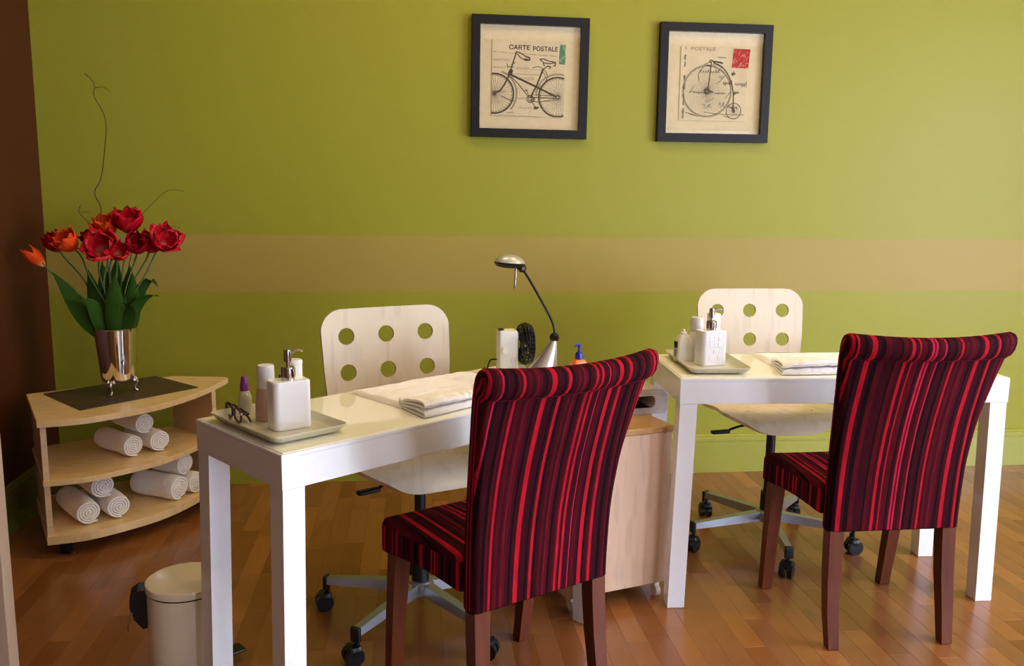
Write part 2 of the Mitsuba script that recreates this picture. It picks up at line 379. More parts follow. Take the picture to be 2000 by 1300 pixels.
# ------------------------------------------------------------------ vase
VC = np.array([.383, -.385]); VZ = .5029
vs = thing('vase', 'polished silver tapered vase on curled feet holding red tulips', 'vase')
prof = [(0, .050), (.052, .050), (.057, .053), (.060, .062), (.0665, .14), (.0765, .253), (.0785, .2565), (.0765, .2575), (.0745, .254), (.062, .12), (.056, .064), (0, .062)]
part(vs, 'body', lathe(prof, 72, (VC[0], VC[1], VZ)), 'mat_silver', 35)
for k in range(3):
    a = math.radians(-98+120*k); d = np.array([math.cos(a), math.sin(a)]); q = np.array([-d[1], d[0]])
    P3 = lambda r, z: [VC[0]+d[0]*r, VC[1]+d[1]*r, VZ+z]
    leg = tube(spline([P3(.046, .052), P3(.060, .050), P3(.066, .038), P3(.058, .020), P3(.062, .0075), P3(.070, .0055)], 22), np.interp(np.linspace(0, 1, 22), [0, .3, .6, .85, 1], [.008, .0075, .0048, .0052, .0052]), 12)
    sc = []
    for s in (-1, 1):
        c = np.array(P3(.058, .052)); c[:2] += q*s*.010
        cyl = trimesh.creation.torus(.0065, .0038, 20, 10); cyl = align(cyl, c, c+np.r_[q, 0])
        sc.append(cyl)
    part(vs, 'foot', cat(leg, *sc), 'mat_silver', True)

# ------------------------------------------------------------------ tulips and twigs
rt = np.random.RandomState(21)
def petal(R, H, open_, az, width, tip, frill, rng):
    nv, nu = 12, 9
    P = np.zeros((nv, nu, 3)); U = np.zeros((nv, nu, 2))
    for i in range(nv):
        v = i/(nv-1)
        r = R*(.16 + .84*math.sin(min(1, v*1.55)*np.pi/2)**.8)
        r += R*open_*max(0, v-.45)**1.4*1.9 - R*(1-open_)*.55*max(0, v-.55)**1.3*2
        h = H*(v - .13*open_*v*v)
        ww = width*math.sin(np.pi*min(1, .12+.88*v)**tip)**.7
        for j in range(nu):
            u = -1+2*j/(nu-1)
            a = az + u*ww
            rr = r*(1-.10*u*u) + frill*R*v*v*math.sin(5.3*u+az*3)*.5 + R*.02*rng.randn()*v
            hh = h - H*.10*u*u*v + frill*H*.12*v*math.sin(7.1*u+az*5)
            P[i, j] = [rr*math.cos(a), rr*math.sin(a), hh]; U[i, j] = [u, v]
    return P, U
def blade(pts, w, n=16, twist=0.0, fold=.28, side=None):
    """tulip leaf: a broad strip round its midrib"""
    c = spline(pts, n); t = np.gradient(c, axis=0); t /= np.linalg.norm(t, axis=1, keepdims=True)
    P = np.zeros((n, 7, 3)); U = np.zeros((n, 7, 2))
    ref = np.array(side if side is not None else [1.0, .15, 0])
    for i in range(n):
        s = i/(n-1); b = ref - t[i]*np.dot(ref, t[i]); b /= np.linalg.norm(b)
        nn = np.cross(t[i], b); an = twist*s
        b2 = b*math.cos(an)+nn*math.sin(an); n2 = np.cross(t[i], b2)
        ww = w*(.42+.58*math.sin(np.pi*min(1, s*1.05)**.8))*(1-s**6)**.8 if s < 1 else 0.0
        for j in range(7):
            u = -1+2*j/6
            P[i, j] = c[i] + b2*u*ww + n2*fold*ww*(u*u) ; U[i, j] = [u, s]
    return P, U
rl = np.random.RandomState(77)
def more_leaf():
    a = rl.uniform(-1, 1); b = rl.uniform(-.6, 1)
    top = .88+.09*rl.rand()-.05*abs(a)
    return ([(VC[0]+.035*a, VC[1]+.03*b, .72), (VC[0]+.055*a, VC[1]+.05*b, .80), (VC[0]+.085*a+.01, VC[1]+.06*b, top)], .026+.008*rl.rand(), rl.uniform(-.5, .5), .3)
def tulip(label, head, axis, R, H, open_, mat, npet, frill, stem_pts, leaves=(), group=None, y=0.0):
    if npet > 3: R, H, npet, frill = R*1.02, H*1.10, npet+2, frill*1.5
    t = thing('tulip', label, 'flower', 'tulips in the silver vase')
    ax = np.array(axis, float); ax /= np.linalg.norm(ax)
    base = np.array(head) - ax*H*.5
    x, yb = VC[0]+rt.uniform(-.03, .03), VC[1]+rt.uniform(-.03, .03)
    pts = [[x, yb, VZ+.075]] + [list(p) for p in stem_pts] + [list(base - ax*.025), list(base + ax*.004)]
    part(t, 'stem', tube(spline(pts, 24), .0032, 8), 'mat_stem', True)
    M = trimesh.geometry.align_vectors([0, 0, 1], ax)
    for k in range(npet):
        inner_ = k >= npet/2 and npet > 3
        n2 = npet/2 if npet > 3 else npet
        az = 2*np.pi*(k % n2)/n2 + (np.pi/n2 if inner_ else 0) + rt.uniform(-.15, .15)
        P, U = petal(R*(.82 if inner_ else 1.0)*rt.uniform(.94, 1.06), H*rt.uniform(.92, 1.06), open_*(.8 if inner_ else 1), az, 1.15 if npet > 3 else 1.3, 1.0, frill, rt)
        Pw = P.reshape(-1, 3) @ M[:3, :3].T + base
        a, f, u = grid(Pw.reshape(P.shape), U)
        part(t, 'petal', (a, f), mat, True, uv=u)
    for lp, w, tw, fo in list(leaves) + [more_leaf()]:
        P, U = blade(lp, w, twist=tw, fold=fo)
        a, f, u = grid(P, U)
        part(t, 'leaf', (a, f), 'mat_leaf', True, uv=u)
    return t
yv = -.385
L3 = lambda *p: [(x, yv+dy, z) for x, dy, z in p]
tulip('orange tulip bud leaning out furthest left over the brown wall', (.112, yv-.01, 1.03), (-.62, -.15, .72), .030, .098, .05, 'mat_petal_orange', 3, .05, L3((.33, -.01, .80), (.25, -.01, .90)),
      [(L3((.35, -.03, .72), (.30, -.04, .79), (.245, -.03, .88), (.175, -.02, .975)), .034, .5, .2)])
tulip('dark red closed tulip second from the left', (.174, yv+.02, 1.082), (-.35, -.3, .8), .037, .075, .12, 'mat_petal_dark', 6, .1, L3((.32, .01, .85), (.25, .01, .98)),
      [(L3((.35, .0, .72), (.325, -.02, .86), (.30, -.01, .985)), .034, -.3, .3)])
tulip('orange and yellow open tulip right of the dark red closed one', (.240, yv-.03, 1.088), (-.35, -.55, .65), .043, .085, .42, 'mat_petal_orange', 6, .12, L3((.36, -.01, .84), (.30, -.02, .98)),
      [(L3((.37, -.03, .72), (.345, -.05, .80), (.318, -.065, .862), (.268, -.085, .868)), .030, .9, .15)])
tulip('small dark red tulip half hidden behind the middle blooms', (.300, yv+.03, 1.10), (-.3, -.4, .8), .030, .06, .4, 'mat_petal_dark', 6, .2, L3((.36, .01, .85), (.33, .02, 1.0)),
      [(L3((.36, .02, .72), (.355, .02, .86), (.345, .01, 1.01)), .036, .2, .3)])
tulip('orange red tulip at the back left of the tall red one', (.362, yv+.035, 1.143), (-.2, -.4, .85), .046, .080, .5, 'mat_petal_orange', 6, .22, L3((.38, .02, .85), (.37, .03, 1.0)),
      [(L3((.385, .03, .72), (.38, .03, .88), (.40, .02, 1.03)), .034, .1, .3)])
tulip('bright red tulip standing tallest in the vase', (.450, yv+.01, 1.163), (.15, -.35, .9), .052, .088, .42, 'mat_petal_red', 6, .16, L3((.40, .01, .85), (.425, .01, 1.0)),
      [(L3((.41, .0, .72), (.43, .0, .86), (.455, -.01, 1.0)), .036, -.2, .3)])
tulip('large red frilled tulip at the front centre of the bunch', (.368, yv-.055, 1.068), (-.05, -.8, .55), .056, .082, .5, 'mat_petal_red', 8, .22, L3((.375, -.03, .84), (.368, -.04, .96)),
      [(L3((.395, -.045, .72), (.405, -.06, .84), (.415, -.065, .97)), .035, .15, .3)])
tulip('small red frilled tulip tucked right of the front centre bloom', (.424, yv-.045, 1.050), (.3, -.75, .5), .036, .062, .5, 'mat_petal_red', 6, .25, L3((.395, -.03, .84), (.41, -.04, .95)),
      [(L3((.42, -.035, .72), (.445, -.05, .80), (.46, -.06, .838), (.42, -.09, .872)), .027, -.8, .15)])
tulip('deep red tulip between the front centre and the right hand blooms', (.487, yv-.02, 1.077), (.25, -.6, .7), .043, .075, .4, 'mat_petal_dark', 6, .2, L3((.42, -.01, .85), (.455, -.01, .97)),
      [(L3((.415, -.02, .72), (.45, -.03, .80), (.49, -.035, .858), (.54, -.04, .886), (.566, -.04, .884)), .024, .3, .25)])
tulip('red tulip half hidden between the deep red and the pinkish red blooms', (.527, yv+.02, 1.080), (.35, -.45, .75), .040, .075, .45, 'mat_petal_red', 6, .2, L3((.42, .01, .85), (.475, .02, .97)),
      [(L3((.42, .01, .74), (.455, .01, .84), (.49, .01, .915), (.53, .0, .94), (.549, .0, .912)), .026, -.2, .25)])
tulip('pinkish red frilled tulip furthest right in the bunch', (.582, yv-.01, 1.092), (.55, -.55, .6), .050, .078, .55, 'mat_petal_red', 8, .25, L3((.43, .0, .85), (.51, .0, .97)),
      [(L3((.43, -.01, .72), (.455, -.01, .85), (.465, -.02, .97)), .030, .2, .3)])
def twig(label, pts, r0, r1, sides=()):
    t = thing('twig', label, 'twig', 'bare twigs in the silver vase')
    c = spline(pts, 60)
    part(t, 'main_shoot', tube(c, np.linspace(r0, r1, 60), 6), 'mat_twig', True)
    for s in sides: part(t, 'side_shoot', tube(spline(s, 14), np.linspace(.0014, .0008, 14), 6), 'mat_twig', True)
tw = lambda L: [(x, yv+.0, z) for x, z in L]
twig('long crooked bare twig rising high above the tulips', [(.385, yv, .60), (.37, yv, .85), (.36, yv+.02, 1.05)] + tw([(.356, 1.176), (.356, 1.224), (.342, 1.252), (.339, 1.274), (.349, 1.29), (.373, 1.356), (.389, 1.458), (.395, 1.514), (.379, 1.578), (.358, 1.636), (.362, 1.647), (.331, 1.698)]), .0030, .0016,
     [tw([(.362, 1.647), (.391, 1.651), (.417, 1.633)])])
twig('short curled twig rising left of the long one', [(.37, yv, .60), (.35, yv+.01, .90), (.335, yv+.02, 1.08)] + tw([(.315, 1.151), (.286, 1.185), (.278, 1.2), (.287, 1.221)]), .0026, .0015, [tw([(.288, 1.195), (.305, 1.196), (.322, 1.196)])])
twig('short straight twig end beside the tallest tulip', [(.39, yv+.01, .60), (.395, yv+.02, .95), (.399, yv+.01, 1.176), (.411, yv, 1.218)], .002, .0011)
twig('thin twig arching out to the upper right of the tulips', [(.40, yv, .60), (.43, yv+.02, .95), (.48, yv+.02, 1.14)] + tw([(.501, 1.183), (.56, 1.245), (.608, 1.281), (.66, 1.276)]), .002, .0009)
twig('thin twig reaching low to the right behind the pinkish tulip', [(.40, yv+.01, .60), (.44, yv+.03, .95), (.50, yv+.03, 1.10)] + tw([(.545, 1.13), (.601, 1.145), (.642, 1.14)]), .0018, .0008)

# ------------------------------------------------------------------ rolled towels
def rolled(label, front, back, r, seed, z):
    """front, back: points on the shelf under the roll's two ends"""
    rng = np.random.RandomState(seed)
    a = np.array([front[0], front[1], z+r]); b = np.array([back[0], back[1], z+r]); L = np.linalg.norm(b-a)
    turns = 4.2; n = 150
    th = np.linspace(0, turns*2*np.pi, n)
    pit = (r-.0045)/turns
    rad = .002 + pit*th/(2*np.pi)
    ph = rng.uniform(-1.9, -1.2) - turns*2*np.pi
    line = np.c_[rad*np.cos(th+ph), rad*np.sin(th+ph)*.96]
    poly = sg.LineString(line).buffer(pit*.385, quad_segs=3)
    tail = sg.LineString([line[-1], line[-1]+[.012, -.001]]).buffer(pit*.40, quad_segs=3)
    poly = unary_union([poly, tail])
    if hasattr(poly, 'geoms'): poly = max(poly.geoms, key=lambda g: g.area)
    cs = m3.CrossSection([np.array(poly.exterior.coords)[:-1]] + [np.array(h.coords)[:-1] for h in poly.interiors], m3.FillRule.EvenOdd)
    mm = from_m(m3.Manifold.extrude(cs, L, n_divisions=10))
    v = mm.vertices
    rr = np.linalg.norm(v[:, :2], axis=1); s = v[:, 2]/L
    soft = np.minimum(s, 1-s)
    k = 1 - .06*np.exp(-soft/.05)*(rr/r) + .02*np.sin(s*9+seed)
    v[:, 0] *= k; v[:, 1] *= k
    v[:, 2] += .010*(1-(rr/r))*np.where(s > .5, 1, -1)*np.exp(-soft/.04)*.6
    v += .0010*(meshkit.noise(v*95+seed)[:, None]-.5)
    # local: x across, y up, z along -> world
    d = (b-a)/L; up = np.array([0, 0, 1.0]); rt_ = np.cross(up, d); rt_ /= np.linalg.norm(rt_)
    w = a + v[:, :1]*(-rt_) + v[:, 1:2]*up + v[:, 2:3]*d
    mm.vertices = w; mm.fix_normals()
    w[:, 2] += (z+.0008)-w[:, 2].min()
    mm.vertices = w
    single('rolled_towel', mm, 'mat_towel', label, 'towel', 40, group='rolled towels on the corner shelf unit')
Z1_, Z0_ = .286, .085
rolled('white rolled towel lying left on the middle shelf, under the top roll', (.470, -.525), (.315, -.385), .043, 1, Z1_)
rolled('white rolled towel lying right on the middle shelf, under the top roll', (.548, -.460), (.405, -.310), .043, 2, Z1_)
rolled('white rolled towel on top of the other two on the middle shelf', (.500, -.475), (.355, -.325), .041, 3, Z1_+.075)
rolled('white rolled towel at the far left of the bottom shelf', (.352, -.685), (.212, -.500), .047, 4, Z0_)
rolled('white rolled towel on the bottom shelf, right one of the left pile', (.440, -.632), (.305, -.450), .046, 5, Z0_)
rolled('white rolled towel on top of the left pile on the bottom shelf', (.392, -.645), (.252, -.460), .046, 6, Z0_+.084)
rolled('white rolled towel on the bottom shelf, left one of the right pile', (.608, -.445), (.425, -.345), .050, 7, Z0_)
rolled('white rolled towel on the bottom shelf, right one beside the desk leg', (.655, -.365), (.475, -.250), .045, 8, Z0_)
rolled('white rolled towel on top of the right pile on the bottom shelf', (.622, -.400), (.445, -.290), .044, 9, Z0_+.088)

# ------------------------------------------------------------------ pedal bin
pb = thing('pedal_bin', 'cream metal pedal bin with black hinge beside the white desk leg', 'bin')
bc = (.917, -1.596)
part(pb, 'body', lathe([(0, .012), (.0985, .012), (.1, .016), (.1, .252), (.0985, .2535), (.0, .2535)], 64, (*bc, 0)), 'mat_cream_metal', 30)
part(pb, 'base_ring', lathe([(0, 0.0005), (.101, .0005), (.1015, .012), (0, .012)], 48, (*bc, 0)), 'mat_black', 30)
part(pb, 'lid', lathe([(0, .2575), (.1, .2575), (.1025, .259), (.103, .270), (.101, .276), (.096, .279), (.05, .283), (0, .2845)], 64, (*bc, 0)), 'mat_cream_metal', 30)
part(pb, 'rim_seal', lathe([(0, .2535), (.0985, .2535), (.0985, .2575), (0, .2575)], 48, (*bc, 0)), 'mat_black_matte', 30)
fb = Frame(bc[0], bc[1], 0, math.radians(192))
hg = sg.Polygon([(.098, .165), (.108, .163), (.128, .19), (.138, .225), (.136, .255), (.118, .268), (.096, .268)])
hm = extr(hg, .056, -.028); v = hm.vertices.copy(); hm.vertices = np.c_[v[:, 0], v[:, 2], v[:, 1]]; hm.fix_normals()
part(pb, 'hinge', fb(hm), 'mat_black', 20)
part(pb, 'handle', fb(tube(spline([(.131, -.034, .215), (.141, -.034, .19), (.145, -.02, .16), (.145, .02, .16), (.141, .034, .19), (.131, .034, .215)], 24), .0018, 8)), 'mat_chrome', True)
fp = Frame(bc[0], bc[1], 0, math.radians(38))
part(pb, 'pedal', cat(fp(rbox(.095, .152, -.024, .024, .022, .030, .003)), fp(rbox(.085, .115, -.012, .012, .008, .024, .003))), 'mat_black', 30)

# ------------------------------------------------------------------ desks
H, LD, DD, LEG, AP = .74, 1.0405, .4043, .0536, .0795
F1 = Frame(1.239, -2.038, 0, .6597)
F2 = Frame(2.320, -1.334, 0, -.0418)
def desk(F, label):
    d = thing('desk', label, 'desk', 'white glass topped desks')
    e = .0015
    # apron frame: four rails mitred into one ring with a narrow rim round the glass
    o = sg.box(0, 0, LD, DD); i_ = sg.box(.02, .02, LD-.02, DD-.02); rim = sg.box(.006, .006, LD-.006, DD-.006)
    part(d, 'frame', F(cat(extr(o.buffer(-e, join_style=2).difference(i_), AP-.008, H-AP), extr(o.difference(i_), AP-.011, H-AP+e), extr(o.difference(rim), .0065, H-.0085), extr(o.buffer(-e, join_style=2).difference(rim), .008, H-.0085))), 'mat_white')
    part(d, 'glass_top', F(rbox(.0068, LD-.0068, .0068, DD-.0068, H-.0088, H+.0012, .0012, 2)), 'mat_glass_top', 30, label='pale glass top')
    for (x, y, dx, dy) in ((LEG/2+.002, LEG/2+.002, -.0143, -.003), (LD-LEG/2-.002, LEG/2+.002, .0143, -.003), (LD-LEG/2-.002, DD-LEG/2-.002, .0143, .003), (LEG/2+.002, DD-LEG/2-.002, -.0143, .003)):
        h = LEG/2-.0
        m = loft([((x+dx, y+dy, .0008), h-.0015, h-.0015), ((x+dx, y+dy, .003), h, h), ((x+dx*.004, y, H-AP-.0005), h, h)])
        part(d, 'leg', F(m), 'mat_white')
    return d
desk(F1, 'white desk with pale glass top at the left, set at an angle to the wall')
desk(F2, 'white desk with pale glass top at the right, parallel to the wall')
TZ = H+.0014

# ------------------------------------------------------------------ trays, dispensers, bottles
def tray(F, x, y, w, d, label):
    t = thing('tray', label, 'tray', 'ceramic trays on the desks')
    rim = [(0, 0), (w, 0), (w, d), (0, d)]
    def ring(off, z, r=.02):
        p = sg.box(x-w/2+off, y-d/2+off, x+w/2-off, y+d/2-off).buffer(-r).buffer(r, quad_segs=6)
        c = np.array(p.exterior.coords)[:-1]; return np.c_[c, np.full(len(c), z)]
    rs_ = [ring(.030, .001), ring(.014, .005), ring(.0, .020), ring(.0015, .0225), ring(.004, .0215), ring(.017, .0085), ring(.030, .005), ring(.06, .0045)]
    n = len(rs_[0]); v = np.vstack(rs_); f = []
    for i in range(len(rs_)-1):
        for j in range(n):
            a, b = i*n+j, i*n+(j+1) % n; f += [[a, b, b+n], [a, b+n, a+n]]
    v = np.vstack([v, [x, y, .001], [x, y, .0045]]); c0, c1 = len(v)-2, len(v)-1
    for j in range(n):
        f += [[c0, (j+1) % n, j], [c1, (len(rs_)-1)*n+j, (len(rs_)-1)*n+(j+1) % n]]
    m = trimesh.Trimesh(v, f, process=False); m.fix_normals(); m.apply_translation([0, 0, TZ])
    part(t, 'dish', F(m), 'mat_tray', 40)
tray(F1, .107, .205, .195, .315, 'square edged pale ceramic tray on the left end of the left desk')
tray(F2, .135, .200, .200, .330, 'square edged pale ceramic tray on the left end of the right desk')
TRZ = TZ+.0048
def dispenser(x, y, a, label, w=.090, d=.060, h=.113, tiles=False):
    F = Frame(x, y, TRZ, a); t = thing('soap_dispenser', label, 'soap dispenser', 'white soap dispensers on the trays')
    p = sg.box(-w/2, -d/2, w/2, d/2).buffer(-.014).buffer(.014, quad_segs=8)
    lay = [(p.buffer(-.004), .0), (p, .004), (p, h-.005), (p.buffer(-.0015), h-.0015), (p.buffer(-.005), h)]
    b = cat(extr(p.buffer(-.003), h, 0), extr(p.buffer(-.001), h-.002, .001), extr(p, h-.006, .003))
    part(t, 'bottle', F(b), 'mat_ceramic', 30)
    if tiles:
        ms = []
        for i in range(3):
            for j in range(4):
                if (i+j) % 2 == 0 or j > 1:
                    ms.append(rbox(-.022+i*.0155, -.009+i*.0155, -d/2-.0010, -d/2+.002, .018+j*.021, .034+j*.021, .0008, 2))
        part(t, 'relief', F(cat(*ms)), 'mat_ceramic', 30)
    part(t, 'collar', F(lathe([(0, h), (.0150, h), (.0150, h+.006), (.0165, h+.007), (.0165, h+.026), (.0145, h+.030), (.006, h+.032), (0, h+.032)], 28)), 'mat_chrome', 30)
    part(t, 'pump_head', F(lathe([(0, h+.030), (.0045, h+.030), (.0045, h+.040), (.0085, h+.042), (.0085, h+.066), (.0075, h+.070), (0, h+.0705)], 24)), 'mat_chrome', 30)
    part(t, 'nozzle', F(tube(spline([(.006, -.002, h+.061), (.016, -.005, h+.066), (.026, -.008, h+.067), (.032, -.010, h+.064)], 12), np.linspace(.0042, .0022, 12), 10)), 'mat_chrome', True)
dispenser(1.229, -1.832, .50, 'white ceramic soap dispenser with chrome pump on the left desk tray')
dispenser(2.472, -1.150, .22, 'white ceramic soap dispenser with chrome pump on the right desk tray', tiles=True)
# left tray
t = thing('bottle', 'mauve bottle with tall frosted cap beside the soap dispenser on the left tray', 'bottle')
c = (1.166, -1.757, TRZ)
part(t, 'body', lathe([(0, 0), (.025, 0), (.0265, .003), (.0255, .045), (.0215, .070), (.0195, .078), (0, .078)], 40, c), 'mat_mauve', 30)
part(t, 'cap', lathe([(0, .078), (.0208, .078), (.0202, .128), (.0188, .1325), (0, .134)], 40, c), 'mat_frosted', 30, label='frosted cap')
t = thing('spray_bottle', 'small clear spray bottle with purple top on the left tray', 'bottle')
c = (1.103, -1.690, TRZ)
part(t, 'bottle', lathe([(0, 0), (.015, 0), (.0165, .003), (.0165, .040), (.012, .053), (.0095, .056), (0, .056)], 32, c), 'mat_clear_bottle', 30)
part(t, 'sprayer', lathe([(0, .056), (.0105, .056), (.0105, .072), (.0085, .076), (.0075, .088), (.005, .092), (0, .0925)], 28, c), 'mat_purple', 30, label='purple top')
t = thing('pump_bottle', 'white bottle with round white cap behind the dispenser on the left tray', 'bottle')
c = (1.228, -1.712, TRZ)
part(t, 'bottle', lathe([(0, 0), (.019, 0), (.020, .003), (.020, .085), (.016, .094), (0, .095)], 36, c), 'mat_white_plastic', 30)
part(t, 'cap', lathe([(0, .095), (.0185, .095), (.0185, .126), (.0195, .127), (.0195, .133), (.017, .1365), (0, .137)], 36, c), 'mat_white_plastic', 30)
t = thing('bottle', 'small bottle with black cap half hidden between the frosted cap and the dispenser', 'bottle')
c = (1.197, -1.720, TRZ)
part(t, 'bottle', lathe([(0, 0), (.010, 0), (.0105, .002), (.0105, .065), (.006, .070), (0, .070)], 24, c), 'mat_mauve', 30)
part(t, 'cap', lathe([(0, .070), (.0065, .070), (.0060, .098), (.004, .101), (0, .1012)], 20, c), 'mat_black', 30)
# folded spectacles on the left tray
g = thing('eyeglasses', 'folded dark purple eyeglasses lying on the left tray', 'glasses')
FG = Frame(1.093, -1.760, TRZ+.002, -1.08)
def lens_ring(x0, sgn):
    a = np.linspace(0, 2*np.pi, 33)[:-1]
    return [(x0+.024*math.copysign(abs(math.cos(t_))**.75, math.cos(t_)), -.004, .0175+.0155*math.copysign(abs(math.sin(t_))**.75, math.sin(t_))) for t_ in a]
fr = []
for s in (-1, 1):
    rg = lens_ring(s*.032, s); rg.append(rg[0]); fr.append(tube(rg, .0028, 8))
fr.append(tube(spline([(-.010, -.004, .022), (0, -.006, .026), (.010, -.004, .022)], 10), .0026, 8))
part(g, 'rim', FG(cat(*fr)), 'mat_purple_dark', True)
for s in (-1, 1):
    part(g, 'temple', FG(tube(spline([(s*.058, -.003, .025), (s*.056, .008, .023), (s*.01, .014+.006*(s > 0), .017), (-s*.045, .017+.006*(s > 0), .011), (-s*.056, .019+.006*(s > 0), .003)], 24), .0026, 8)), 'mat_purple_dark', True)
    lp = sg.Polygon([(p[0], p[2]) for p in lens_ring(s*.032, s)]).buffer(-.001)
    lm = extr(lp, .0012); v = lm.vertices.copy(); lm.vertices = np.c_[v[:, 0], v[:, 2]-.0046, v[:, 1]]; lm.fix_normals()
    part(g, 'lens', FG(lm), 'mat_bottle_glass')
    hn = trimesh.creation.icosphere(2, .0042); hn.apply_translation([s*.058, -.004, .025])
    part(g, 'hinge', FG(hn), 'mat_chrome', True)
# right tray
t = thing('squeeze_bottle', 'white sloping bottle with black lettered label on the right tray', 'bottle')
c = (2.402, -1.085, TRZ)
Fq = Frame(*c, .2)
q = lambda w, d: sg.box(-w, -d, w, d).buffer(-.008).buffer(.008, quad_segs=5)
secs = [(.027, .020, 0), (.028, .021, .004), (.027, .020, .05), (.022, .017, .075), (.013, .012, .088)]
rings = [np.c_[np.array(q(w, d_).exterior.coords)[:-1], np.full(len(q(w, d_).exterior.coords)-1, z)] for w, d_, z in secs]
n = len(rings[0]); v = np.vstack(rings); f = []
for i in range(len(rings)-1):
    for j in range(n):
        a, b = i*n+j, i*n+(j+1) % n; f += [[a, b, b+n], [a, b+n, a+n]]
v = np.vstack([v, [0, 0, 0], [0, 0, .088]])
for j in range(n): f += [[len(v)-2, (j+1) % n, j], [len(v)-1, (len(rings)-1)*n+j, (len(rings)-1)*n+(j+1) % n]]
m = trimesh.Trimesh(v, f, process=False); m.fix_normals()
part(t, 'body', Fq(m), 'mat_white_plastic', 40)
lb = []
lb.append(box(-.0292, -.0268, -.010, .008, .046, .066))
for k in range(4): lb.append(box(-.0289, -.0270, -.009+.002*k, .006-.002*(k % 2), .036-.0065*k, .0385-.0065*k))
part(t, 'lettering', Fq(cat(*lb)), 'mat_black_matte')
part(t, 'spout', Fq(lathe([(0, .088), (.012, .088), (.011, .096), (.006, .098), (.004, .106), (0, .107)], 20)), 'mat_white_plastic', 30)
t = thing('bottle', 'white bottle with pale lilac cap in the middle of the right tray', 'bottle')
c = (2.449, -1.075, TRZ)
part(t, 'body', lathe([(0, 0), (.027, 0), (.028, .003), (.028, .080), (.021, .098), (0, .099)], 36, c), 'mat_white_plastic', 30)
part(t, 'cap', lathe([(0, .099), (.0195, .099), (.0225, .104), (.021, .140), (.019, .144), (0, .145)], 36, c), 'mat_frosted', 30)
t = thing('pump_bottle', 'white bottle with square white cap behind the dispenser on the right tray', 'bottle')
c = (2.505, -1.078, TRZ)
part(t, 'bottle', lathe([(0, 0), (.021, 0), (.022, .003), (.022, .096), (.018, .104), (0, .105)], 36, c), 'mat_white_plastic', 30)
part(t, 'cap', Frame(*c, .2)(rbox(-.017, .017, -.017, .017, .105, .158, .004)), 'mat_white_plastic', 30)

# ------------------------------------------------------------------ folded hand towels on the desks
def folded(F, x0, x1, y0, ym, y1, label, seed, hh=.044):
    t = thing('hand_towel', label, 'towel', 'folded hand towels on the desks')
    th = .0055
    # the folded front: a strip laid to and fro, seen from its end
    ys, zs = y0+hh*.5, 0
    d = ym-y0
    lay = 4; pts = []
    zz = np.linspace(.0035, hh-.004, lay)
    for k in range(lay):
        a, b = y0+.008, ym-.004-.008*k
        row = [(a+(b-a)*s, zz[k]*(1-.45*(max(0, s-.25)/.75)**1.3)) for s in np.linspace(0, 1, 12)]
        if k % 2 == 0: row = row[::-1]
        if k == 1:
            a2 = (y0+.001, (zz[0]+zz[1])/2); pts.append(a2)
        if k == 3:
            pts.append((y0+.001, (zz[2]+zz[3])/2))
        if k == 2: pts.append((ym-.004-.010, (zz[1]*.58+zz[2]*.5)))
        pts += row
    ln = sg.LineString(pts).buffer(th*.52, quad_segs=3).simplify(.0004)
    if hasattr(ln, 'geoms'): ln = max(ln.geoms, key=lambda g_: g_.area)
    cs = m3.CrossSection([np.array(ln.exterior.coords)[:-1]] + [np.array(h_.coords)[:-1] for h_ in ln.interiors], m3.FillRule.EvenOdd)
    m = from_m(m3.Manifold.extrude(cs, x1-x0, n_divisions=24).refine_to_length(.007))
    v = m.vertices.copy()      # (y, z, along x)
    s = v[:, 2]/(x1-x0)
    out = np.c_[x0+v[:, 2]+.03*np.exp(-s/.06)*(v[:, 0]-y0)/d*1.0, v[:, 0], v[:, 1]]
    out[:, 2] *= .86+.14*np.minimum(1, s/.12)
    out[:, 2] += np.maximum(0, out[:, 2]-.006)*.10*np.sin(s*8+seed)
    out[:, 1] += .004*np.sin(s*11+seed*2)
    nz = meshkit.noise(out*70+seed)
    out[:, 2] += (.0035*(nz-.5)+.0022*(meshkit.noise(out*260+seed)-.5))*(out[:, 2] > .006)
    out[:, 2] += .0006-out[:, 2].min()
    m.vertices = out; m.fix_normals(); m.apply_translation([0, 0, TZ])
    part(t, 'folded_front', F(m), 'mat_towel', 50)
    # the single layer reaching to the back of the desk
    n1, n2 = 40, 26
    X, Y = np.meshgrid(np.linspace(x0+.022, x1, n1), np.linspace(ym-.03, y1, n2), indexing='ij')
    sY = (Y-ym+.03)/(y1-ym+.03)
    Xl = X - .0*sY
    base = .0105 - .003*sY
    wr = .005*np.exp(-((sY-.45-.10*np.sin(X*9+seed))/.09)**2) + .0035*np.exp(-((sY-.78+.1*np.sin(X*7))/.07)**2)
    Zt = base + wr*np.clip((X-x0)/.12, 0, 1) + .0025*(meshkit.noise(np.stack([X*60, Y*60, X*0+seed], -1).reshape(-1, 3)).reshape(X.shape)-.5)
    e = np.minimum.reduce([(X-X.min())/.006, (X.max()-X)/.006, (Y.max()-Y)/.006]); e = np.clip(e, 0, 1)
    Zt = Zt*np.sqrt(1-(1-e)**2+1e-9)*.999 + .0006
    top = np.stack([Xl, Y, Zt], -1); bot = np.stack([Xl, Y, Zt*0+.0005], -1)
    a, f1, _ = grid(top); b, f2, _ = grid(bot, flip=True)
    m = trimesh.Trimesh(np.vstack([a, b]), np.vstack([f1, f2+len(a)]), process=False); m.fix_normals(); m.apply_translation([0, 0, TZ])
    part(t, 'back_layer', F(m), 'mat_towel', 50)
folded(F1, .405, .845, .028, .180, .385, 'white hand towel folded on the left desk in front of the holed chair', 2)
folded(F2, .325, .83, .030, .215, .385, 'fluffy white hand towel folded on the right desk', 5, .046)

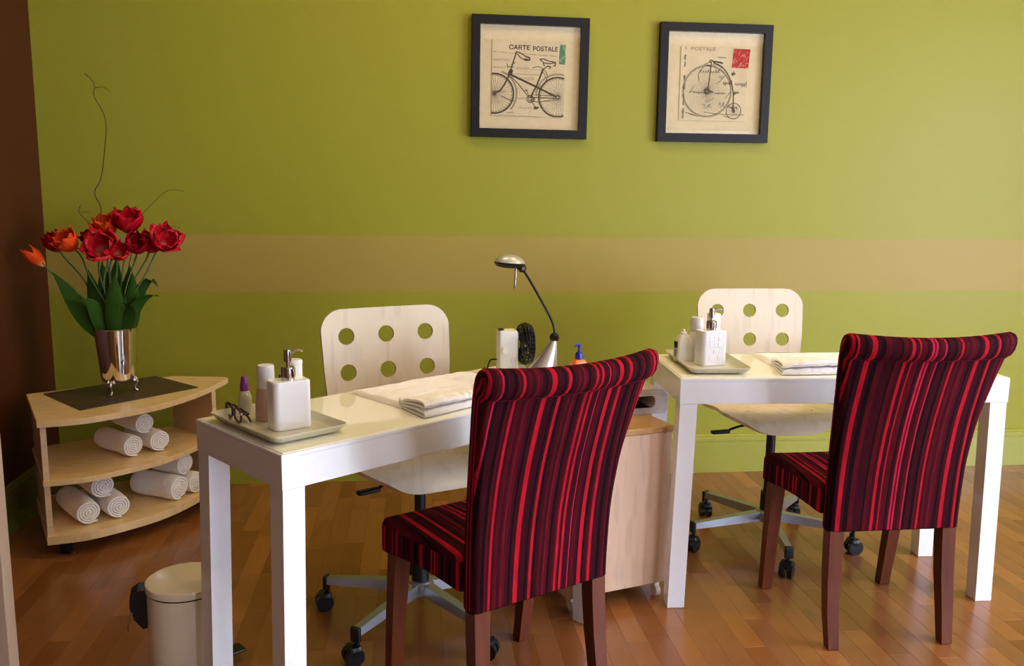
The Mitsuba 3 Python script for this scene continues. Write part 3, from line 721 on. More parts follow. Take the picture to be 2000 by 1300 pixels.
# ------------------------------------------------------------------ desk lamp
lp = thing('desk_lamp', 'silver desk lamp with black arm and domed head on the left desk', 'lamp')
N = 22
secs = []
for i in range(N):
    s = i/(N-1); z = TZ+s*.122
    xr = 1.939-.004*s; xl = 1.812+(1.9175-1.812)*s**.9
    secs.append(((xl+xr)/2, (xr-xl)/2, .046*(1-s)**.9+.0095*s, z))
rings = []
for cx, hx, hy, z in secs:
    a = np.arange(40)*2*np.pi/40
    rings.append(np.c_[cx+hx*np.cos(a), -1.352+hy*np.sin(a), np.full(40, z)])
v = np.vstack(rings); f = []
for i in range(N-1):
    for j in range(40):
        a, b = i*40+j, i*40+(j+1) % 40; f += [[a, b, b+40], [a, b+40, a+40]]
v = np.vstack([v, [secs[0][0], -1.352, TZ], [secs[-1][0], -1.352, secs[-1][3]]])
for j in range(40): f += [[len(v)-2, (j+1) % 40, j], [len(v)-1, (N-1)*40+j, (N-1)*40+(j+1) % 40]]
m = trimesh.Trimesh(v, f, process=False); m.fix_normals()
part(lp, 'base', m, 'mat_lamp_silver', 40)
sw = rbox(-.005, .005, -.010, .010, -.012, .012, .003); sw.apply_transform(trimesh.transformations.rotation_matrix(math.radians(48), [0, 1, 0])); sw.apply_translation([1.851, -1.372, TZ+.022])
part(lp, 'switch', sw, 'mat_black', 30)
jt = trimesh.creation.icosphere(3, .0142); jt.apply_translation([1.928, -1.350, .872])
part(lp, 'joint', jt, 'mat_black', True)
jd = trimesh.creation.cylinder(.0065, .032, sections=20, transform=trimesh.transformations.rotation_matrix(np.pi/2, [1, 0, 0])); jd.apply_translation([1.931, -1.350, .872])
part(lp, 'joint_pin', jd, 'mat_chrome', 30)
arm = spline([(1.929, -1.350, .876), (1.926, -1.348, .902), (1.912, -1.345, .937), (1.885, -1.342, .985), (1.861, -1.338, 1.027), (1.840, -1.335, 1.060), (1.833, -1.334, 1.070)], 30)
part(lp, 'arm', tube(arm, .0034, 12), 'mat_black', True)
j2 = trimesh.creation.icosphere(3, .0125); j2.apply_translation([1.832, -1.334, 1.073]); 
part(lp, 'joint', j2, 'mat_black', True)
jd = trimesh.creation.cylinder(.0055, .029, sections=20, transform=trimesh.transformations.rotation_matrix(np.pi/2, [1, 0, 0])); jd.apply_translation([1.834, -1.334, 1.073])
part(lp, 'joint_pin', jd, 'mat_chrome', 30)
dome = lathe([(0, .024), (.012, .0235), (.028, .019), (.040, .0105), (.0465, .001), (.0445, .0), (0, .0)], 48)
und = lathe([(0, .0), (.0445, .0), (.043, -.005), (.036, -.012), (.024, -.0145), (0, -.0145)], 48)
for mm, nm, mt in ((dome, 'shade', 'mat_lamp_silver'), (und, 'lamp_housing', 'mat_black')):
    mm.apply_scale([1.0, .88, 1.0]); mm.apply_transform(trimesh.transformations.rotation_matrix(math.radians(4), [0, 1, 0])); mm.apply_translation([1.795, -1.330, 1.089]); part(lp, nm, mm, mt, 40)
part(lp, 'neck', tube([(1.815, -1.332, 1.078), (1.832, -1.334, 1.073)], .0075, 10), 'mat_black', True)
part(lp, 'handle_rod', tube([(1.812, -1.345, 1.076), (1.811, -1.347, 1.045), (1.809, -1.348, 1.016)], .0030, 10), 'mat_chrome', True)

# ------------------------------------------------------------------ fan
fn = thing('desk_fan', 'white desk fan with black cage turned side on beside the desk lamp', 'fan')
FF = Frame(1.800, -1.250, TZ, .10)
part(fn, 'base', FF(rbox(-.030, .062, -.040, .040, 0, .022, .008)), 'mat_white_plastic', 30)
part(fn, 'housing', FF(rbox(-.030, .030, -.030, .030, .016, .138, .008)), 'mat_white_plastic', 30)
kb = trimesh.creation.cylinder(.009, .012, sections=24, transform=trimesh.transformations.rotation_matrix(np.pi/2, [1, 0, 0])); kb.apply_translation([-.014, -.035, .080])
part(fn, 'knob', FF(kb), 'mat_white_plastic', 30)
for k in range(2): part(fn, 'vent', FF(rbox(.004+k*.013, .012+k*.013, -.0315, -.029, .043, .058, .001, 2)), 'mat_frosted', 30)
part(fn, 'top_button', FF(rbox(-.028, -.012, -.010, .010, .136, .143, .003)), 'mat_black', 30)
# the cage: rings and ribs round an axis along local x
R0, XC = .062, .056
cage = []
for x, r_ in ((-.019, .030), (-.019, .048), (-.0165, .057), (-.008, .0615), (0, .0625), (.008, .0615), (.0165, .057), (.0205, .046), (.022, .032), (.0225, .018)):
    tr = trimesh.creation.torus(r_, .0013 if abs(x) > .001 else .003, 40, 6); tr.apply_transform(trimesh.transformations.rotation_matrix(np.pi/2, [0, 1, 0])); tr.apply_translation([x, 0, 0]); cage.append(tr)
for k in range(30):
    a = k*2*np.pi/30
    pp = spline([(-.019, .014), (-.020, .040), (-.0165, .057), (-.004, .0622), (.006, .0620), (.0165, .057), (.0215, .040), (.0225, .010)], 16)
    cage.append(tube([(x, r_*math.cos(a), r_*math.sin(a)) for x, r_ in pp], .0010, 5))
hb = trimesh.creation.cylinder(.014, .006, sections=24, transform=trimesh.transformations.rotation_matrix(np.pi/2, [0, 1, 0])); hb.apply_translation([.0225, 0, 0]); cage.append(hb)
cg = cat(*cage); cg.apply_translation([XC, 0, .094])
part(fn, 'cage', FF(cg), 'mat_black', True)
for k in range(4):
    P = np.zeros((8, 7, 3))
    for i in range(8):
        r_ = .012+.041*i/7
        for j in range(7):
            a = k*np.pi/2 + (-.5+j/6)*(.9+.35*i/7); P[i, j] = [.010*(-.5+j/6)*2, r_*math.cos(a), r_*math.sin(a)]
    a, f, _ = grid(P); b = a + [.0012, 0, 0]
    m = trimesh.Trimesh(np.vstack([a, b]), np.vstack([f, f[:, ::-1]+len(a)]), process=False); m.apply_translation([XC, 0, .094])
    part(fn, 'blade', FF(m), 'mat_black', 30)
part(fn, 'cable', tube(spline([FF([-.030, .01, .045]), FF([-.045, .012, .046]), FF([-.058, .012, .020]), FF([-.064, .014, .0035]), FF([-.066, .06, .0035]), FF([-.05, .09, .0035])], 30), .0022, 8), 'mat_black', True)

# ------------------------------------------------------------------ orange bottle with blue pump
ob = thing('hand_soap_bottle', 'orange bottle with dark blue pump standing behind the left red striped chair', 'bottle')
c = (*F1([.992, .047, 0])[:2], TZ)
ring = [sg.box(-w, -d_, w, d_).buffer(-min(w, d_)*.6).buffer(min(w, d_)*.6, quad_segs=6) for w, d_ in ((.025, .016), (.026, .017), (.026, .017), (.020, .014), (.011, .011))]
zs = (0, .003, .055, .068, .074)
vv = [np.c_[np.array([g_.exterior.interpolate(t_, normalized=True).coords[0] for t_ in np.arange(48)/48]), np.full(48, z)] for g_, z in zip(ring, zs)]
v = np.vstack(vv + [[[0, 0, 0], [0, 0, .074]]]); f = []
for i in range(4):
    for j in range(48):
        a, b = i*48+j, i*48+(j+1) % 48; f += [[a, b, b+48], [a, b+48, a+48]]
for j in range(48): f += [[len(v)-2, (j+1) % 48, j], [len(v)-1, 4*48+j, 4*48+(j+1) % 48]]
m = trimesh.Trimesh(v, f, process=False); m.fix_normals()
FO = Frame(*c, .35)
part(ob, 'bottle', FO(m), 'mat_orange', 40)
part(ob, 'pump', FO(cat(lathe([(0, .074), (.0115, .074), (.0115, .089), (.008, .094), (.0038, .096), (.0038, .108), (.0065, .110), (.0065, .118), (0, .119)], 24), tube(spline([(.002, 0, .114), (-.010, -.002, .116), (-.016, -.003, .112)], 10), .0036, 8))), 'mat_blue', 35, label='dark blue pump')

# ------------------------------------------------------------------ drawer cabinet and nail lamp under the left desk
cb = thing('drawer_cabinet', 'pale beech cabinet on small casters between the two desks', 'cabinet')
FC = Frame(2.327, -1.250, 0, .30)          # local origin: front right corner, x to the left is negative
CW, CD = .36, .36
part(cb, 'body', FC(rbox(-CW, 0, 0, CD, .052, .553, .002, 2)), 'mat_cabinet', 30)
part(cb, 'top', FC(rbox(-CW-.003, .003, -.004, CD+.003, .5535, .573, .003, 2)), 'mat_cabinet_top', 30)
for x, y in ((-.025, .03), (-CW+.03, .03), (-.025, CD-.03), (-CW+.03, CD-.03)):
    ca = part(cb, 'caster', FC(rbox(x-.010, x+.010, y-.014, y+.014, .028, .0515, .003)), 'mat_white_plastic', 30)
    w = trimesh.creation.cylinder(.018, .016, sections=24, transform=trimesh.transformations.rotation_matrix(np.pi/2, [0, 1, 0])); w.apply_translation([x, y-.008, .0183])
    part(ca, 'wheel', FC(w), 'mat_white_plastic', 30)
nl = thing('nail_lamp', 'shaded white arched nail drying lamp with dark opening on the beech cabinet', 'nail lamp')
FN = Frame(2.255, -1.120, .5735, .22)
arch = sg.Polygon([(-.10, 0), (.095, 0), (.102, .015), (.100, .062), (.085, .079), (.05, .0845), (-.05, .0845), (-.088, .079), (-.102, .062), (-.102, .015)]).buffer(-.006).buffer(.006, quad_segs=5)
hole = sg.box(-.072, .022, .052, .062).buffer(-.015).buffer(.015, quad_segs=6)
def upright(poly, y0, y1):
    m = extr(poly, y1-y0); v = m.vertices.copy(); m.vertices = np.c_[v[:, 0], v[:, 2]+y0, v[:, 1]]; m.fix_normals(); return m
part(nl, 'shell', FN(cat(upright(arch.difference(hole), 0, .17), upright(arch.buffer(-.02).difference(hole), -.004, 0), upright(arch, .17, .178))), 'mat_plastic_shaded', 30)
part(nl, 'tunnel', FN(cat(upright(hole, .150, .168), box(-.072, .052, .002, .16, .021, .0225))), 'mat_black', label='dark opening')

# ------------------------------------------------------------------ upholstered dining chairs
YR = PchipInterpolator([.345, .50, .65, .78, .862], [.173, .168, .148, .115, .090])
HW = PchipInterpolator([.33, .5, .65, .78, .87, .95], [.197, .199, .206, .220, .232, .240])
PROF = [(YR(z), z) for z in np.linspace(.350, .860, 16)] + [(.083, .866), (.069, .874), (.058, .890), (.0545, .908), (.058, .925), (.070, .935), (.088, .937), (.106, .930), (.120, .915), (.130, .895)] \
     + [(YR(z)+.056-.004*(z-.345)/.5, z) for z in np.linspace(.860, .350, 14)] + [(.222, .345), (.179, .345)]
PROF = np.array([(float(a), float(b)) for a, b in PROF])
def chair_back():
    nP = len(PROF); r = .014
    th = np.linspace(0, np.pi/2, 5)
    cols = [(-1, t_) for t_ in th[::-1]] + [(s, None) for s in np.linspace(-1, 1, 31)[1:-1]] + [(1, t_) for t_ in th]
    # middle of the slab at each profile point
    mid = np.array([((YR(min(z, .862))+.028) if z < .862 else .092, min(z, .905)) for y, z in PROF], float)
    P = np.zeros((nP+1, len(cols), 3)); U = np.zeros((nP+1, len(cols), 2))
    s_arc = np.r_[0, np.cumsum(np.linalg.norm(np.diff(np.vstack([PROF, PROF[:1]]), axis=0), axis=1))]
    for i in range(nP+1):
        y, z = PROF[i % nP]; my, mz = mid[i % nP]; hw = float(HW(z))
        for j, (s, t_) in enumerate(cols):
            if t_ is None: x = s*(hw-r); ins = 0
            else: x = s*(hw-r+r*math.sin(t_)); ins = r*(1-math.cos(t_))
            d = np.array([my-y, mz-z]); d /= np.linalg.norm(d)+1e-9
            k = (z-.345)/.592
            curve = -.026*k*(1-(x/hw)**2); dip = -.012*max(0, k-.8)/.2*(1-(x/hw)**2)
            P[i, j] = [x, y+d[0]*ins+curve, z+d[1]*ins+dip]; U[i, j] = [x+.5*(hw-.197)*0, s_arc[i]]
    a = [grid(P, U, flip=True)]
    # side caps: rear edge joined to front edge
    half = nP//2
    for j, s in ((0, -1), (len(cols)-1, 1)):
        ring = P[:nP, j]; c = ring.mean(0)
        idx = np.arange(nP)
        # match rear points with front points of the same height
        rear = ring[:21]; front = ring[21:nP-2][::-1]
        nF = 20
        zr = np.linspace(0, 1, nF)
        Rr = np.array([np.interp(zr, np.linspace(0, 1, len(rear)), rear[:, q_]) for q_ in range(3)]).T
        Rf = np.array([np.interp(zr, np.linspace(0, 1, len(front)), front[:, q_]) for q_ in range(3)]).T
        G = np.stack([Rr*(1-w_)+Rf*w_ + np.array([s*.004*math.sin(w_*np.pi), 0, 0]) for w_ in np.linspace(0, 1, 7)], 1)
        Uc = np.zeros(G.shape[:2]+(2,)); Uc[..., 0] = s*.27 + G[..., 1]*0 + np.linspace(0, .052, 7)[None, :]*s; Uc[..., 1] = G[..., 2]
        a.append(grid(G, Uc, flip=(s < 0)))
    return join_patches(a)
def rrect(hx0, hx1, y0, y1, r, inset, n=8):
    """trapezoid seat outline with rounded corners: rear half width hx0, front hx1"""
    p = sg.Polygon([(-hx0, y0), (hx0, y0), (hx1, y1), (-hx1, y1)]).buffer(-r).buffer(r, quad_segs=n)
    return p.buffer(-inset) if inset else p
def chair_seat():
    lv = [(.006, .380), (.0, .386), (.0, .41), (.0, .44), (.001, .455), (.006, .466), (.014, .471), (.024, .4735)]
    N_ = 120
    base = rrect(.205, .252, .226, .551, .022, 0)
    rings = []; arc = []
    ang0 = base.exterior
    for ins, z in lv:
        p = rrect(.205, .252, .226, .551, .022, ins)
        c = []
        for t_ in np.arange(N_+1)/N_:
            q_ = np.array(ang0.interpolate((t_ % 1.0), normalized=True).coords[0])
            cc = p.exterior.interpolate(p.exterior.project(sg.Point(q_))).coords[0]
            c.append([cc[0], cc[1], z - (.012 if z < .4 else 0)*math.sin(np.pi*np.clip((cc[1]-.226)/.325, 0, 1))*(-1)])
        rings.append(c)
    R_ = np.array(rings); L_ = base.exterior.length
    U = np.zeros(R_.shape[:2]+(2,)); U[..., 0] = np.linspace(0, L_, N_+1)[None, :]; U[..., 1] = R_[..., 2]
    ps = [grid(R_[:5], U[:5])]
    # rolled edge and top carry the stripes that run from back to front
    top = [R_[k] for k in range(4, 8)]
    c = np.array([0, .39, .476])
    for w_ in (.75, .5, .25, .02): top.append(R_[7]*w_ + (1-w_)*c + np.array([0, 0, .006*(1-w_)]))
    Tt = np.array(top); Ut = np.stack([Tt[..., 0], Tt[..., 1]], -1)
    ps.append(grid(Tt, Ut))
    bt = np.array([R_[0], R_[0]*[.02, .02, 1]+np.array([0, .38, 0])]); ps.append(grid(bt, bt[..., :2], flip=True))
    return join_patches(ps)
BV, SV = chair_back(), chair_seat()
def orient(vfu):
    v, f, u = vfu; m = trimesh.Trimesh(v, f, process=False)
    return v, f, u
def dining_chair(F, label, shift):
    t = thing('dining_chair', label, 'chair', 'red striped dining chairs')
    part(t, 'seat', (F(SV[0]), SV[1]), 'mat_velvet', True, uv=SV[2]+[shift+.11, 0], label='seat striped in dark reds')
    part(t, 'backrest', (F(BV[0]), BV[1]), 'mat_velvet', True, uv=BV[2]+[shift, 0], label='high backrest striped in dark reds')
    # welt along the seam under the rolled top
    i = 17; xs = np.linspace(-1, 1, 40)
    hw = float(HW(.866)); k = (.866-.345)/.592
    seam = [(x*hw*.965, .0835-.026*k*(1-x*x), .8655-.004*(1-x*x)) for x in xs]
    part(t, 'seam', F(tube(seam, .0018, 8)), 'mat_seam', True)
    for s in (-1, 1):
        secs = [((s*.171, .200, .388), .021, .021), ((s*.172, .197, .30), .0205, .021), ((s*.174, .190, .20), .0195, .020), ((s*.176, .177, .10), .0175, .018), ((s*.174, .160, .003), .0155, .0155), ((s*.174, .160, .0008), .0145, .0145)]
        part(t, 'leg', F(loft(secs[::-1])), 'mat_mahogany')
        secs = [((s*.212, .508, .392), .022, .022), ((s*.210, .535, .20), .0195, .0195), ((s*.207, .560, .003), .0165, .0165), ((s*.207, .560, .0008), .0155, .0155)]
        part(t, 'leg', F(loft(secs[::-1])), 'mat_mahogany')
    return t
pr('mat_seam', (.07, .004, .009), .8, .1)
dining_chair(Frame(1.904, -2.072, 0, .488), 'dark red striped high back dining chair with brown legs at the left desk', .197)
dining_chair(Frame(2.888, -1.774, 0, .008), 'dark red striped high back dining chair with brown legs at the right desk', .640)

# ------------------------------------------------------------------ swivel chairs with perforated birch shells
SP = spline([(-.147, .464), (-.143, .477), (-.130, .492), (-.100, .504), (-.03, .509), (.08, .501), (.165, .497), (.225, .513), (.262, .560), (.283, .62), (.300, .72), (.318, .84), (.330, .925)], 120)
SA = np.r_[0, np.cumsum(np.linalg.norm(np.diff(SP, axis=0), axis=1))]; SL = SA[-1]
SN = np.gradient(SP, axis=0); SN /= np.linalg.norm(SN, axis=1, keepdims=True); SN = np.c_[-SN[:, 1], SN[:, 0]]
def at_z(z): return float(np.interp(z, SP[60:, 1], SA[60:]))
def shell_mesh():
    s_seat = .36; b0 = at_z(.60)
    wid = PchipInterpolator([0, .05, .12, .30, .42, b0, at_z(.75), SL], [.215, .220, .223, .224, .206, .200, .210, .214])
    ss = np.linspace(0, SL, 60)
    out = [(wid(s), s) for s in ss] + [(-wid(s), s) for s in ss[::-1]]
    p = sg.Polygon(out)
    rect = sg.box(-.3, .0, .3, SL-.2).union(sg.box(-.214, SL-.3, .214, SL).buffer(-.072).buffer(.072, quad_segs=10))
    p = p.intersection(rect)
    low = sg.box(-.3, .26, .3, SL).union(sg.box(-.226, 0, .226, .5).buffer(-.165).buffer(.165, quad_segs=18)); p = p.intersection(low)
    for hx in (-.132, 0, .132):
        for hz in (.728, .840): p = p.difference(sg.Point(hx, at_z(hz)).buffer(.0262, quad_segs=10))
    for hx in (-.12, .12): p = p.difference(sg.Point(hx, .135).buffer(.004, quad_segs=4))
    p = p.simplify(.0003)
    cs = m3.CrossSection([np.array(p.exterior.coords)[:-1]] + [np.array(h_.coords)[:-1] for h_ in p.interiors], m3.FillRule.EvenOdd)
    m = from_m(m3.Manifold.extrude(cs, .012).refine_to_length(.016))
    v = m.vertices.copy()
    t_, s, w_ = v[:, 0], v[:, 1], v[:, 2]
    y = np.interp(s, SA, SP[:, 0]); z = np.interp(s, SA, SP[:, 1]); ny = np.interp(s, SA, SN[:, 0]); nz = np.interp(s, SA, SN[:, 1])
    y2 = y - ny*(w_-.012); z2 = z - nz*(w_-.012)
    y2 -= .25*t_**2*np.clip((s-.45)/.2, 0, 1)      # the back curves round a little
    z2 += .18*t_**2*np.clip((.40-s)/.2, 0, 1)*np.clip((s-.06)/.1, 0, 1)
    m.vertices = np.c_[t_, y2, z2]; m.fix_normals()
    return m
SHELL = shell_mesh()
def swivel(F, base_angle, label, lever_shift=0.0):
    t = thing('swivel_chair', label, 'chair', 'birch swivel chairs with round holes')
    # faces of the plywood edge get the darker edge colour
    n = SHELL.face_normals; v = SHELL.vertices
    part(t, 'shell', F(SHELL), 'mat_birch', 40, label='pale birch shell with round holes')
    part(t, 'seat_plate', F(cat(rbox(-.09, .09, -.03, .16, .468, .484, .004), rbox(-.05, .05, .0, .11, .435, .469, .004))), 'mat_black', 30)
    part(t, 'column', F(cat(lathe([(0, .18), (.0165, .18), (.0165, .437), (0, .437)], 28, (0, .03, 0)), lathe([(0, .10), (.027, .10), (.025, .20), (0, .20)], 28, (0, .03, 0)))), 'mat_black', 30)
    part(t, 'lever', F(cat(tube(spline([(-.05, .05, .450), (-.125+lever_shift, .04, .446), (-.160+lever_shift, .035, .436)], 10), .0045, 8), Frame(-.192+lever_shift, .033, .430, .15)(rbox(-.038, .034, -.012, .012, -.0065, .0065, .005)))), 'mat_black', 30)
    part(t, 'hub', F(lathe([(0, .088), (.040, .088), (.043, .094), (.043, .122), (.036, .130), (0, .131)], 32, (0, .03, 0))), 'mat_grey_metal', 30)
    for k in range(5):
        a = base_angle + k*2*np.pi/5
        G = Frame(0, .03, 0, a)
        prof = [(.030, .020, .092, .126), (.16, .0165, .088, .117), (.300, .0135, .084, .106)]
        vv = []; f = []
        for x, hy, z0, z1 in prof:
            for yy, zz in ((-hy, z0), (hy, z0), (hy*.82, z1), (-hy*.82, z1)): vv.append([x, yy, zz])
        for i in range(2):
            for j in range(4):
                a_, b_ = i*4+j, i*4+(j+1) % 4; f += [[a_, b_, b_+4], [a_, b_+4, a_+4]]
        f += [[0, 2, 1], [0, 3, 2], [8, 9, 10], [8, 10, 11]]
        mm = trimesh.Trimesh(vv, f, process=False); mm.fix_normals()
        ak = part(t, 'base_arm', F(G(mm)), 'mat_grey_metal')
        part(ak, 'end_cap', F(G(rbox(.2985, .312, -.0155, .0155, .066, .109, .004))), 'mat_black', 30)
        tw_ = .8*math.sin(3.1*k+base_angle)
        W = lambda m_: F(G(Frame(.300, 0, 0, tw_)(m_)))
        hood = rbox(-.010, .030, -.024, .024, .030, .060, .012)
        ck = part(t, 'caster', W(cat(hood, trimesh.creation.cylinder(.006, .030, sections=12, transform=trimesh.transformations.translation_matrix([0, 0, .070])))), 'mat_black', 30)
        for s in (-1, 1):
            wh = trimesh.creation.cylinder(.0265, .017, sections=28, transform=trimesh.transformations.rotation_matrix(np.pi/2, [1, 0, 0])); wh.apply_translation([.012, s*.0135, .0268])
            part(ck, 'wheel', W(wh), 'mat_black', 30)
    return t
swivel(Frame(1.545, -1.360, 0, .38), math.radians(162)-.38, 'pale birch swivel chair with round holes behind the left desk', .035)
swivel(Frame(2.830, -.870, 0, .0), math.radians(46), 'pale birch swivel chair with round holes behind the right desk')

# ------------------------------------------------------------------ pictures on the wall
def picture(cx, cz, rot, label, print_fn):
    t = thing('picture_frame', label, 'picture', 'framed postcard prints on the wall')
    c_, s_ = math.cos(rot), math.sin(rot)
    def up(m):      # local (x, y = up, z = out of the wall) -> world
        v = m.vertices; m = m.copy()
        X, Zz = v[:, 0]*c_-v[:, 1]*s_, v[:, 0]*s_+v[:, 1]*c_
        m.vertices = np.c_[cx+X, -.0005-v[:, 2], cz+Zz]
        return m
    o = sg.box(-.25, -.25, .25, .25); i_ = sg.box(-.2145, -.2145, .2145, .2145)
    part(t, 'frame', up(cat(extr(o.buffer(-.0012, join_style=2).difference(i_), .034, .0), extr(o.difference(i_.buffer(.0012, join_style=2)), .0328, .0))), 'mat_frame_black')
    part(t, 'mount', up(extr(sg.box(-.2165, -.2165, .2165, .2165), .004, .004)), 'mat_mount')
    print_fn(t, up)
    part(t, 'glass', up(extr(sg.box(-.2143, -.2143, .2143, .2143), .0012, .024)), 'mat_pane')
def stroke(pts, w, closed=False): return sg.LineString(list(pts)+([pts[0]] if closed else [])).buffer(w/2, quad_segs=2)
def circ(cx, cy, r, w, a0=0, a1=2*np.pi, n=72):
    a = np.linspace(a0, a1, n); return stroke(np.c_[cx+r*np.cos(a), cy+r*np.sin(a)], w)
def cursive(x, y, L, h, w, rng, slant=.35):
    n = max(6, int(L/h*1.15)); pts = []
    for k in range(n):
        xx = x+L*k/n; a = h*rng.choice([.45, .5, .55, 1.0, .5]); d = h*rng.choice([0, 0, 0, .45])
        pts += [(xx, y), (xx+L/n*.35+a*slant*.4, y+a), (xx+L/n*.5, y+a*.5), (xx+L/n*.7-d*.3, y-d), (xx+L/n*.9, y+h*.1)]
    p = np.array(pts); d = np.arange(len(p)); c = CubicSpline(d, p)(np.linspace(0, d[-1], len(p)*4))
    return stroke(c, w)
Z_CARD = .0125
def card(t, up, W, Hh, dx, dy):
    part(t, 'print', up((lambda m: m)(extr(sg.box(dx-W/2, dy-Hh/2, dx+W/2, dy+Hh/2), .004, .0085))), 'mat_card')
def clip(p, W, Hh, dx, dy): return p.intersection(sg.box(dx-W/2, dy-Hh/2, dx+W/2, dy+Hh/2))
def ink(t, up, name, geoms, W, Hh, dx, dy, mat, z=Z_CARD+.0001, lab=None):
    g_ = clip(unary_union([x for x in geoms]).simplify(.00012), W, Hh, dx, dy)
    part(t, name, up(extr(g_, .0004, z)), mat, label=lab)
def text_poly(s, h, cx, cy, up, z, bold=True, spread=1.0):
    m = meshkit.text_mesh(s, h, .0004, bold); v = m.vertices
    v[:, 0] = (v[:, 0]-v[:, 0].min())*spread
    m.vertices = v; m.apply_translation([cx, cy-h/2, z]); return m
def print_bicycle(t, up):
    W, Hh, dx, dy = .312, .312, -.006, -.004
    card(t, up, W, Hh, dx, dy)
    X = lambda px, py: (dx-W/2+(px-178)/1000*W, dy+Hh/2-(py-128)/1075*Hh)
    k = W/1000; g = []
    S = lambda pts, w: g.append(stroke([X(*p) for p in pts], w*k))
    for (cx, cy, r, hub) in ((215, 885, 262, 1), (1090, 915, 262, 1)):
        c = X(cx, cy)
        g.append(circ(*c, r*k, 22*k)); g.append(circ(*c, (r-22)*k, 4*k)); g.append(circ(*c, 20*k, 16*k))
        for q_ in range(36):
            a = q_*2*np.pi/36+.06; g.append(stroke([(c[0]+18*k*math.cos(a), c[1]+18*k*math.sin(a)), (c[0]+(r-14)*k*math.cos(a+.05), c[1]+(r-14)*k*math.sin(a+.05))], 3.2*k))
    c = X(215, 885); g.append(circ(*c, 300*k, 7*k, -.75, 1.25)); g.append(circ(*c, 312*k, 5*k, -.75, 1.25))
    c = X(1090, 915); g.append(circ(*c, 300*k, 7*k, 1.2, 3.0)); g.append(circ(*c, 314*k, 5*k, 1.2, 3.0))
    S([(425, 560), (405, 640), (350, 760), (290, 845), (215, 885)], 20)      # fork
    S([(420, 600), (440, 560)], 56); S([(430, 560), (470, 420), (510, 285)], 16); S([(445, 520), (480, 400), (500, 330)], 8)
    S([(385, 460), (390, 500), (470, 505)], 10); S([(440, 470), (490, 440)], 10)
    S([(510, 285), (560, 300), (640, 350), (690, 368)], 12); S([(520, 310), (560, 365), (640, 405), (690, 400)], 12); S([(640, 350), (690, 365), (690, 398), (625, 385)], 18)
    S([(430, 610), (760, 760), (1060, 905)], 26)                             # long main tube
    S([(440, 640), (540, 740), (690, 925)], 11); S([(880, 520), (800, 740), (715, 925)], 22)
    S([(890, 520), (930, 480), (975, 480)], 12)
    S([(835, 378), (880, 375), (960, 405), (1050, 418), (1045, 470), (1020, 465)], 13); S([(835, 385), (890, 430), (960, 440), (1040, 425)], 12); S([(880, 440), (895, 470)], 14); S([(950, 470), (985, 490), (965, 510)], 12)
    S([(735, 505), (800, 485), (860, 500), (920, 560), (950, 640)], 8); S([(850, 530), (900, 590), (935, 660), (870, 770), (830, 760)], 8)
    S([(820, 800), (930, 850), (1050, 890)], 10); S([(740, 890), (1060, 895)], 7); S([(730, 925), (1060, 930)], 12); S([(720, 985), (850, 990), (1060, 950)], 8)
    g.append(circ(*X(710, 950), 45*k, 12*k)); g.append(circ(*X(710, 950), 22*k, 10*k)); g.append(circ(*X(755, 955), 20*k, 8*k))
    S([(715, 960), (760, 1030), (800, 1075)], 11); S([(765, 1075), (825, 1070)], 20); S([(770, 1095), (815, 1085)], 12); S([(690, 900), (655, 830)], 8); S([(635, 830), (665, 825)], 14)
    S([(310, 920), (400, 960), (490, 990)], 9); S([(820, 780), (790, 870), (800, 900)], 8)
    S([(180, 1190), (700, 1200), (1150, 1212)], 3)
    ink(t, up, 'bicycle_drawing', g, W, Hh, dx, dy, 'mat_ink')
    rng = np.random.RandomState(3); g2 = []
    for y, x0, x1 in ((400, 190, 430), (510, 190, 400), (510, 510, 690), (655, 560, 760), (850, 250, 380), (945, 540, 660), (1080, 540, 735), (1150, 380, 490)):
        g2.append(cursive(*X(x0, y+8), (x1-x0)*k, 26*k, 4.5*k, rng))
    for y, x0, x1 in ((595, 460, 850), (605, 460, 850), (680, 500, 740), (415, 190, 430), (525, 500, 840), (800, 500, 620), (1000, 190, 320)): g2.append(stroke([X(x0, y), X(x1, y+6)], 4*k))
    g2.append(stroke([X(705, 1100), X(705, 1205)], 3*k))
    for q_ in range(46):
        if q_ % 7 == 3: continue
        x = 195+q_*19.4; g2.append(stroke([X(x, 292+.9*q_+rng.randint(-2, 3)), X(x+12, 294+.9*q_)], rng.choice([7, 9, 11])*k))
    ink(t, up, 'handwriting', g2, W, Hh, dx, dy, 'mat_ink_faint', Z_CARD+.00005)
    c1 = text_poly('CARTE', 58*k, *X(408, 222), up, Z_CARD+.0001, spread=1.12); c2 = text_poly('POSTALE', 58*k, *X(735, 232), up, Z_CARD+.0001, spread=.97)
    part(t, 'lettering', up(cat(c1, c2)), 'mat_ink')
    part(t, 'stamp', up(extr(clip(sg.Polygon([X(1103, 162), X(1200, 168), X(1190, 448), X(1097, 440)]), W+.004, Hh, dx, dy), .0004, Z_CARD+.0002)), 'mat_stamp_green', label='green stamp')
